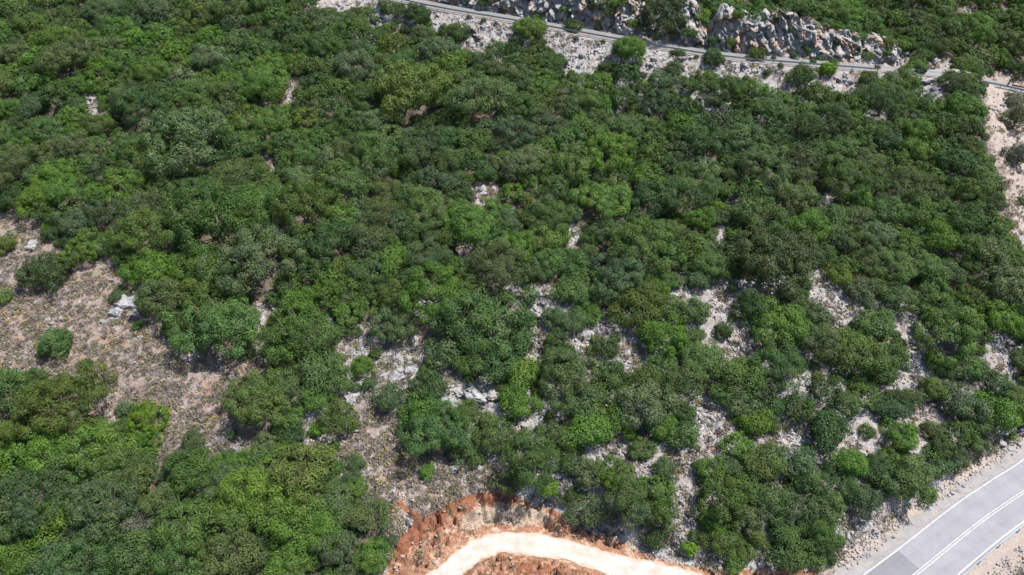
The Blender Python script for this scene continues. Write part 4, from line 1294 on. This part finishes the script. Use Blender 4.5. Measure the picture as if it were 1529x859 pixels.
# u, v, width px: boulders one can point at in the photograph
_r = np.random.default_rng(3)
HEAP = [(a + _r.normal() * b, c + _r.normal() * d, _r.uniform(5, 11)) for a, b, c, d, n in ((193, 8, 455, 10, 22), (168, 9, 470, 5, 10), (285, 9, 531, 3, 8), (604, 11, 565, 14, 14), (700, 22, 592, 6, 12), (1065, 9, 625, 14, 12), (804, 8, 445, 12, 10), (1242, 9, 455, 10, 10)) for _ in range(n)]
BHAND = HEAP + [(48, 368, 20), (14, 378, 12), (165, 418, 18), (42, 745, 0), (91, 475, 14), (105, 490, 12), (78, 483, 16), (33, 533, 16), (50, 554, 14), (150, 552, 9), (190, 455, 34), (175, 470, 26), (205, 470, 22), (272, 535, 14), (290, 530, 18), (345, 565, 16), (333, 548, 11), (384, 512, 9), (383, 534, 8),
         (385, 455, 12), (489, 658, 13), (500, 658, 13), (485, 650, 9), (545, 627, 11), (533, 641, 14), (548, 646, 8), (557, 680, 17), (509, 708, 9), (505, 748, 22), (588, 732, 9), (680, 700, 15), (668, 705, 10), (717, 697, 14), (520, 692, 12), (413, 635, 10), (350, 670, 10), (525, 593, 22), (600, 600, 24), (590, 560, 26), (612, 555, 20), (598, 580, 18), (615, 520, 16), (632, 522, 10),
         (665, 602, 18), (690, 598, 30), (715, 600, 34), (735, 590, 24), (700, 585, 18), (676, 577, 10), (780, 632, 14), (803, 440, 22), (795, 430, 16), (812, 450, 14), (790, 455, 14), (800, 462, 12), (812, 475, 12), (906, 480, 12), (915, 488, 22), (922, 494, 14), (943, 505, 11), (950, 512, 9), (940, 510, 8), (948, 520, 9), (955, 504, 8), (945, 528, 9), (936, 538, 9), (716, 282, 10), (722, 290, 9),
         (752, 300, 8), (858, 345, 12), (853, 358, 8), (434, 118, 7), (432, 133, 7), (1066, 470, 10), (1060, 462, 9), (1070, 485, 9), (1110, 520, 11), (1120, 528, 9), (1225, 440, 12), (1240, 455, 14), (1252, 466, 12), (1243, 470, 10), (1292, 465, 8), (1362, 505, 10), (1366, 518, 12), (1377, 524, 12), (1356, 478, 8), (1366, 560, 10), (1370, 575, 9), (1356, 612, 14), (1362, 622, 12), (1388, 605, 14), (1398, 612, 10), (1413, 608, 8), (1405, 648, 10), (1411, 652, 9),
         (1512, 512, 14), (1500, 520, 12), (1525, 520, 14), (1493, 530, 10), (1500, 540, 9), (1508, 548, 9), (1046, 612, 12), (1055, 620, 14), (1066, 628, 10), (1060, 650, 9), (1046, 670, 10), (1018, 668, 8), (1187, 640, 16), (1178, 652, 12), (1190, 662, 14), (1185, 634, 10), (1222, 692, 12), (1275, 645, 10), (1310, 672, 12), (1316, 690, 8), (1099, 709, 9), (1034, 740, 10), (1020, 750, 12), (1038, 786, 12), (1045, 795, 9), (1010, 812, 14), (1016, 820, 10), (905, 680, 14), (895, 682, 10), (935, 676, 12), (926, 664, 10), (945, 686, 10),
         (852, 722, 18), (842, 738, 18), (835, 712, 14), (828, 742, 12), (1278, 785, 14), (1300, 770, 12), (1293, 792, 16), (1270, 800, 12), (1437, 726, 9), (1430, 732, 8), (1310, 795, 14), (1110, 838, 14), (1135, 842, 18), (1150, 846, 16), (1090, 836, 12), (1200, 850, 14), (1490, 692, 10), (1495, 660, 16), (1500, 640, 18), (1520, 630, 16), (1528, 645, 22), (1485, 665, 12), (1510, 668, 14), (1478, 672, 12), (1520, 662, 14), (1525, 618, 14), (1505, 625, 12),
         (708, 45, 16), (715, 55, 14), (720, 65, 12), (700, 60, 12), (728, 40, 14), (745, 48, 10), (708, 72, 10), (718, 78, 9), (575, 28, 14), (590, 30, 12), (655, 28, 8), (860, 70, 12), (872, 82, 13), (890, 75, 12), (900, 90, 12), (880, 95, 10), (865, 98, 9), (915, 65, 12), (978, 90, 13), (972, 98, 11), (1020, 88, 16), (1035, 85, 12), (1075, 92, 12), (1110, 100, 16), (1125, 106, 12), (1150, 108, 16), (1100, 108, 9), (1132, 112, 8), (1250, 120, 16), (1270, 125, 14), (1282, 132, 10), (1262, 110, 10), (1240, 128, 12), (1385, 122, 18), (1395, 132, 12), (1412, 140, 10), (1350, 82, 18), (1335, 80, 16), (1318, 84, 14), (1394, 94, 16), (1418, 98, 12), (1480, 160, 9), (1490, 166, 8), (1498, 158, 8), (1412, 192, 6), (1420, 178, 5)]
stones = []
for u, v, wpx in BHAND:
    if wpx < 3: continue
    p = cast(u, v, .15)
    dep = proj(p[0], p[1], p[2])[2]
    stones.append(dict(x=p[0], y=p[1], z=p[2], R=.5 * wpx * dep / FOC * 1.05, u=float(u), v=float(v)))
for t in stones:
    td_ = float(near_line(np.array([t['x']]), np.array([t['y']]), ROAD_MID)[0][0])
    t['skip'] = td_ < ROAD_W / 2 + .2
stones = [t for t in stones if not t['skip']]
# and more like them lying about in the gaps
DIL = GAPM.copy()
for _ in range(2):
    DIL[1:-1, 1:-1] |= DIL[:-2, 1:-1] | DIL[2:, 1:-1] | DIL[1:-1, :-2] | DIL[1:-1, 2:]
cand = np.argwhere(GAPM)
DIL |= in_poly(_mu, _mv, LOOSE) & (vnoise(_mu / 26, _mv / 18, seed=15) > -.15)
cand2 = np.argwhere(DIL)
rng = np.random.default_rng(21)
tries = 0
while len(stones) < 292 and tries < 6000:
    tries += 1
    j, i = cand[rng.integers(len(cand))]
    u, v = (i + rng.uniform()) / MW * W, (j + rng.uniform()) / MH * HH
    p = cast(u, v, .1)
    if near_line(np.array([p[0]]), np.array([p[1]]), ROAD_MID)[0][0] < ROAD_W / 2 + 2.2 or near_line(np.array([p[0]]), np.array([p[1]]), TRACK)[0][0] < 2.3: continue
    if near_line(np.array([p[0]]), np.array([p[1]]), UPPER_MID)[0][0] < UP_W / 2 + .8: continue
    if in_poly(np.array([u]), np.array([v]), TERRACE)[0] and rng.uniform() < .9: continue
    if in_poly(np.array([u]), np.array([v]), RED_POLY)[0]: continue
    R = rng.uniform(.28, .62) * (1 + .6 * (rng.uniform() < .12))
    if any((s['x'] - p[0]) ** 2 + (s['y'] - p[1]) ** 2 < (s['R'] + R) ** 2 * .7 for s in stones): continue
    stones.append(dict(x=p[0], y=p[1], z=p[2], R=R, u=float(u), v=float(v)))
name_by_place(stones, 'limestone boulder', lambda t: 'big pale grey' if t['R'] > 1.0 else 'small grey' if t['R'] < .5 else 'pale grey')
for t in stones:
    o = link('boulder', random.choice(CRAG if t['R'] > .85 else BLD))
    o.location = (t['x'], t['y'], t['z'] + .02 * t['R'])
    o.rotation_euler = (random.uniform(-.35, .35) + .2, random.uniform(-.35, .35), random.uniform(0, 6.28))
    o.scale = (t['R'] * random.uniform(.9, 1.15), t['R'] * random.uniform(.85, 1.1), t['R'] * random.uniform(.8, 1.1))
    tag(o, t['label'], 'boulder', 'limestone boulders on the hillside')

# loose rubble: uncountable small stones in every gap
rng = np.random.default_rng(33)
NR = 36000
jj = cand2[rng.integers(len(cand2), size=NR)]
ru, rv = (jj[:, 1] + rng.uniform(size=NR)) / MW * W, (jj[:, 0] + rng.uniform(size=NR)) / MH * HH
s_ = (HH / 2 - rv) / FOC
ddx, ddy, ddz = (ru - W / 2) / FOC, CP + s_ * SP, -SP + s_ * CP
tt = -CAMZ / ddz * .8
for _ in range(12):
    tt = tt + (gz(ddx * tt, ddy * tt) - (CAMZ + ddz * tt)) / (ddz - .31 * ddy) * .85
rx, ry = ddx * tt, ddy * tt
rz_ = gz(rx, ry)
rdist = near_line(rx, ry, ROAD_MID)[0]; tdist = near_line(rx, ry, TRACK)[0]; udist = near_line(rx, ry, UPPER_MID)[0]
tin = in_poly(ru, rv, TERRACE)
patch = vnoise(rx / 3.2, ry / 3.2, seed=61) + .6 * vnoise(rx / 1.1, ry / 1.1, seed=62)
big = np.zeros(NR, bool)
for poly in BARE[:2]: big |= in_poly(ru, rv, poly)
ok = (np.abs(rz_ - (CAMZ + ddz * tt)) < .6) & (rdist > ROAD_W / 2 + 1.1) & (tdist > 1.9 + .0) & (udist > UP_W / 2 + .5) & ~(tin & (rng.uniform(size=NR) < .6))
ok &= (patch > np.where(big, .42, -.4))
ok &= ~(in_poly(ru, rv, RED_POLY) & (rng.uniform(size=NR) < .9))
ix = np.nonzero(ok)[0]
VV, FF = [], []
off = 0
for q in range(6):
    V0, F0 = boulder_shape(500 + q, 1, .75, 7)
    sel = ix[q::6]
    M = rand_rot(len(sel), rng) * (rng.uniform(.06, .20, len(sel)) * np.where(rng.uniform(size=len(sel)) < .1, 1.6, 1) * np.where(rv[sel] < 150, 1.9, np.where(big[sel], 1, 1.35)))[:, None, None]
    v_, f_ = join_copies(V0, F0, M, np.stack([rx[sel], ry[sel], rz_[sel] + .03], 1))
    VV.append(v_); FF.append(f_ + off); off += len(v_)
rub = link('rubble', make_mesh('rubble', np.vstack(VV), np.vstack(FF), M_RUBBLE, False))
tag(rub, 'loose pale limestone rubble lying in the gaps of the wood', kind='stuff')

# ------------------------------------------------------------------ dry cushion scrub and grass on the open ground
rng = np.random.default_rng(44)
tuft = []
for q in range(5):
    n = 46
    d = unit(n * 2, rng)
    d = d[d[:, 2] > .05][:n]
    pos = d * rng.uniform(.45, 1.0, len(d))[:, None] * np.array([1, 1, .85])
    nn = np.cross(d, unit(len(d), rng)) + .5 * d
    nn /= np.linalg.norm(nn, axis=1)[:, None]
    V, F = leaf_cards(pos, nn, .62, .22, rng)
    tuft.append((V, F))
NS = 24000
jj = cand2[rng.integers(len(cand2), size=NS)]
ru, rv = (jj[:, 1] + rng.uniform(size=NS)) / MW * W, (jj[:, 0] + rng.uniform(size=NS)) / MH * HH
s_ = (HH / 2 - rv) / FOC
ddx, ddy, ddz = (ru - W / 2) / FOC, CP + s_ * SP, -SP + s_ * CP
tt = -CAMZ / ddz * .8
for _ in range(12):
    tt = tt + (gz(ddx * tt, ddy * tt) - (CAMZ + ddz * tt)) / (ddz - .31 * ddy) * .85
rx, ry = ddx * tt, ddy * tt
rz_ = gz(rx, ry)
big = np.zeros(NS, bool)
for poly in BARE[:2]: big |= in_poly(ru, rv, poly)
ok = (np.abs(rz_ - (CAMZ + ddz * tt)) < .6) & (near_line(rx, ry, ROAD_MID)[0] > ROAD_W / 2 + 2.4) & (near_line(rx, ry, TRACK)[0] > 2.6) & (near_line(rx, ry, UPPER_MID)[0] > UP_W / 2 + .4)
ok &= ~(in_poly(ru, rv, RED_POLY) & (rng.uniform(size=NS) < .95)) & ~(in_poly(ru, rv, TERRACE) & (rng.uniform(size=NS) < .55))
ok &= (vnoise(rx / 2.6, ry / 2.6, seed=66) + .7 * rng.uniform(-1, 1, NS) > np.where(big, -.55, .12))
ix = np.nonzero(ok)[0]
SC = np.array([(.225, .200, .195), (.25, .225, .215), (.195, .172, .18), (.28, .235, .17), (.20, .19, .115), (.14, .155, .09), (.25, .225, .08), (.16, .142, .148)])
VV, FF, TT = [], [], []
off = 0
for q in range(5):
    V0, F0 = tuft[q]
    sel = ix[q::5]
    sc = rng.uniform(.22, .62, len(sel))
    M = rot_z(rng.uniform(0, 6.28, len(sel))) * sc[:, None, None]
    v_, f_ = join_copies(V0, F0, M, np.stack([rx[sel], ry[sel], rz_[sel] - .02], 1))
    colr = SC[rng.choice(8, len(sel), p=[.2, .2, .16, .14, .1, .1, .03, .07])] * rng.uniform(.8, 1.2, (len(sel), 1))
    VV.append(v_); FF.append(f_ + off); off += len(v_)
    TT.append(np.repeat(colr, len(V0), 0))
v_ = np.vstack(VV)
scr = link('dry_scrub', make_mesh('dry_scrub', v_, np.vstack(FF), M_SCRUB, False, {'clump': np.full(len(v_), .5)}, {'tone': np.vstack(TT)}))
tag(scr, 'low grey and straw coloured cushion scrub on the open slope', kind='stuff')


# ------------------------------------------------------------------ dead bush by the lower wood
def dead_bush(u, v, wpx, label, seed):
    rng = np.random.default_rng(seed)
    p = cast(u, v, .5)
    R = .5 * wpx * proj(*p)[2] / FOC
    V, F = [], []

    def add(path, rad):
        a, f = tube(path, rad, 4)
        o = len(V)
        V.extend(a); F.extend([[x + o for x in g] for g in f])

    def grow(s, d, L, r, lev):
        e = s + d * L
        mid = s + d * L * .5 + rng.normal(size=3) * L * .08
        add([s, mid, e], [r, r * .8, r * .55])
        if lev == 0: return
        for _ in range(rng.integers(3, 5)):
            nd = d + rng.normal(size=3) * .65
            nd[2] = max(nd[2], -.05)
            nd /= np.linalg.norm(nd)
            grow(s + (e - s) * rng.uniform(.4, 1), nd, L * rng.uniform(.55, .8), r * .55, lev - 1)
    for k in range(9):
        a = k * .7 + rng.uniform(-.3, .3)
        d = np.array([math.cos(a) * .8, math.sin(a) * .8, rng.uniform(.3, .8)])
        grow(np.array([0, 0, -.05]), d / np.linalg.norm(d), R * .55, .045, 3)
    o = link('dead_bush', make_mesh('dead_bush', np.array(V), F, M_TWIG), None, tuple(p))
    tag(o, label, 'bush', 'leafless grey bushes')


dead_bush(336, 652, 40, 'leafless purple-grey bush of bare twigs beside the big olive green oak', 1)
dead_bush(838, 727, 30, 'bare brown-grey bush among white rocks beside the large dark oak', 2)
dead_bush(540, 735, 30, 'leafless grey bush behind the feathery bush near the red bank', 3)
dead_bush(1060, 822, 26, 'bare brown bush on the bank over the dirt track', 4)

# ------------------------------------------------------------------ rusty barrier at the far bend
pb = P(1505, 124, 24)
rb = empty('rusty_barrier', (pb[0], pb[1], float(gz(pb[0], pb[1]))))
tag(rb, 'rusty brown leaning post and fallen beam beside the far road bend', 'barrier')
v, f = tube([(0, 0, -.3), (.25, 0, 1.1), (.5, 0, 2.2)], [.16, .15, .15], 8)
link('post', make_mesh('post', np.array(v), f, M_RUST, True), rb)
v, f = tube([(.9, -.2, .55), (2.4, -.5, .35), (4.2, -.9, .2)], [.18, .18, .17], 8)
link('beam', make_mesh('beam', np.array(v), f, M_RUST, True), rb)

# ------------------------------------------------------------------ the person on the upper road
def person(loc, face):
    root = empty('person', loc, face)
    tag(root, 'person in white top and blue trousers standing behind the upper guardrail', 'person')
    verts = [(0, 0, .95), (0, 0, 1.15), (0, .01, 1.38), (0, .01, 1.50), (0, .03, 1.60), (0, .03, 1.70),
             (.10, 0, .90), (.11, .02, .50), (.11, 0, .09), (.11, .15, .04), (-.10, 0, .90), (-.11, .02, .50), (-.11, 0, .09), (-.11, .15, .04),
             (.19, 0, 1.42), (.25, -.02, 1.14), (.25, .08, .90), (.25, .11, .82), (-.19, 0, 1.42), (-.25, -.02, 1.14), (-.25, .08, .90), (-.25, .11, .82)]
    edges = [(0, 1), (1, 2), (2, 3), (3, 4), (4, 5), (0, 6), (6, 7), (7, 8), (8, 9), (0, 10), (10, 11), (11, 12), (12, 13), (2, 14), (14, 15), (15, 16), (16, 17), (2, 18), (18, 19), (19, 20), (20, 21)]
    rad = [.15, .13, .16, .055, .095, .085, .085, .058, .042, .035, .085, .058, .042, .035, .06, .045, .035, .03, .06, .045, .035, .03]
    me = bpy.data.meshes.new('body')
    me.from_pydata(verts, edges, [])
    o = link('body', me, root)
    sk = o.modifiers.new('skin', 'SKIN')
    for i, d in enumerate(me.skin_vertices[0].data):
        d.radius = (rad[i], rad[i] * (.72 if i in (0, 1, 2) else 1))
        d.use_root = (i == 0)
    ss = o.modifiers.new('sub', 'SUBSURF'); ss.levels = ss.render_levels = 2
    m, nt, out = new_mat('clothes_and_skin')
    k = NT(nt)
    sep = k.n('SeparateXYZ')
    k.l(k.n('TexCoord').outputs['Object'], sep.inputs[0])
    z = sep.outputs['Z']
    x = k.math('ABSOLUTE', sep.outputs['X'])
    c = k.mix(k.math('GREATER_THAN', z, .93), (.08, .16, .42), (.75, .75, .76))
    c = k.mix(k.math('GREATER_THAN', z, 1.47), c, (.42, .26, .19))
    c = k.mix(k.math('MULTIPLY', k.math('GREATER_THAN', x, .2), k.math('LESS_THAN', z, 1.1)), c, (.42, .26, .19))
    c = k.mix(k.math('LESS_THAN', z, .1), c, (.05, .05, .05))
    k.bsdf(c, .8, None, .2, out)
    me.materials.append(m)
    hv, hf = ico(2)
    hv = hv * np.array([.105, .12, .10]) + np.array([0, .01, 1.69])
    link('hair', make_mesh('hair', hv, hf, mat_simple('dark_hair', (.03, .022, .018), .6, 0, .2, 20), True), root)
    return root


pp = P(817, 42, 31.7)
kq = int(np.argmin(np.linalg.norm(UR[:, :2] - pp[:2], axis=1)))
nrm = normals2(UR)[kq]
pl_ = UR[kq, :2] + nrm * .9
person((pl_[0], pl_[1], UR[kq, 2] + .02), math.radians(200))

# ------------------------------------------------------------------ light and sky
SUN_AZ = math.atan2(.99, .10)      # measured from +Y towards +X
SUN_EL = math.radians(66)
world = bpy.data.worlds.new('World')
scene.world = world
world.use_nodes = True
nt = world.node_tree
bg = nt.nodes['Background']
sky = nt.nodes.new('ShaderNodeTexSky')
sky.sky_type = 'NISHITA'
sky.sun_disc = False
sky.sun_elevation = SUN_EL
sky.sun_rotation = SUN_AZ
nt.links.new(sky.outputs[0], bg.inputs[0])
bg.inputs[1].default_value = .085
sun = bpy.data.lights.new('sun', 'SUN')
sun.energy = 4.2
sun.angle = math.radians(.5)
sun.color = (1, .955, .89)
so = bpy.data.objects.new('sun', sun)
COL.objects.link(so)
dirv = Vector((math.sin(SUN_AZ) * math.cos(SUN_EL), math.cos(SUN_AZ) * math.cos(SUN_EL), math.sin(SUN_EL)))
so.rotation_euler = dirv.to_track_quat('Z', 'Y').to_euler()

cam = bpy.data.cameras.new('camera')
cam.sensor_width = 36
cam.lens = FOC / W * 36
cam.clip_end = 4000
cam.clip_start = .5
co = bpy.data.objects.new('camera', cam)
co.location = (0, 0, CAMZ)
co.rotation_euler = (math.pi / 2 - PITCH, 0, 0)
COL.objects.link(co)
scene.camera = co

vs = scene.view_settings
vs.view_transform = 'Standard'
vs.look = 'None'
vs.gamma = 1
vs.use_curve_mapping = False
vs.exposure = 1.12
scene.cycles.max_bounces = 6
scene.cycles.diffuse_bounces = 3
scene.cycles.use_denoising = True
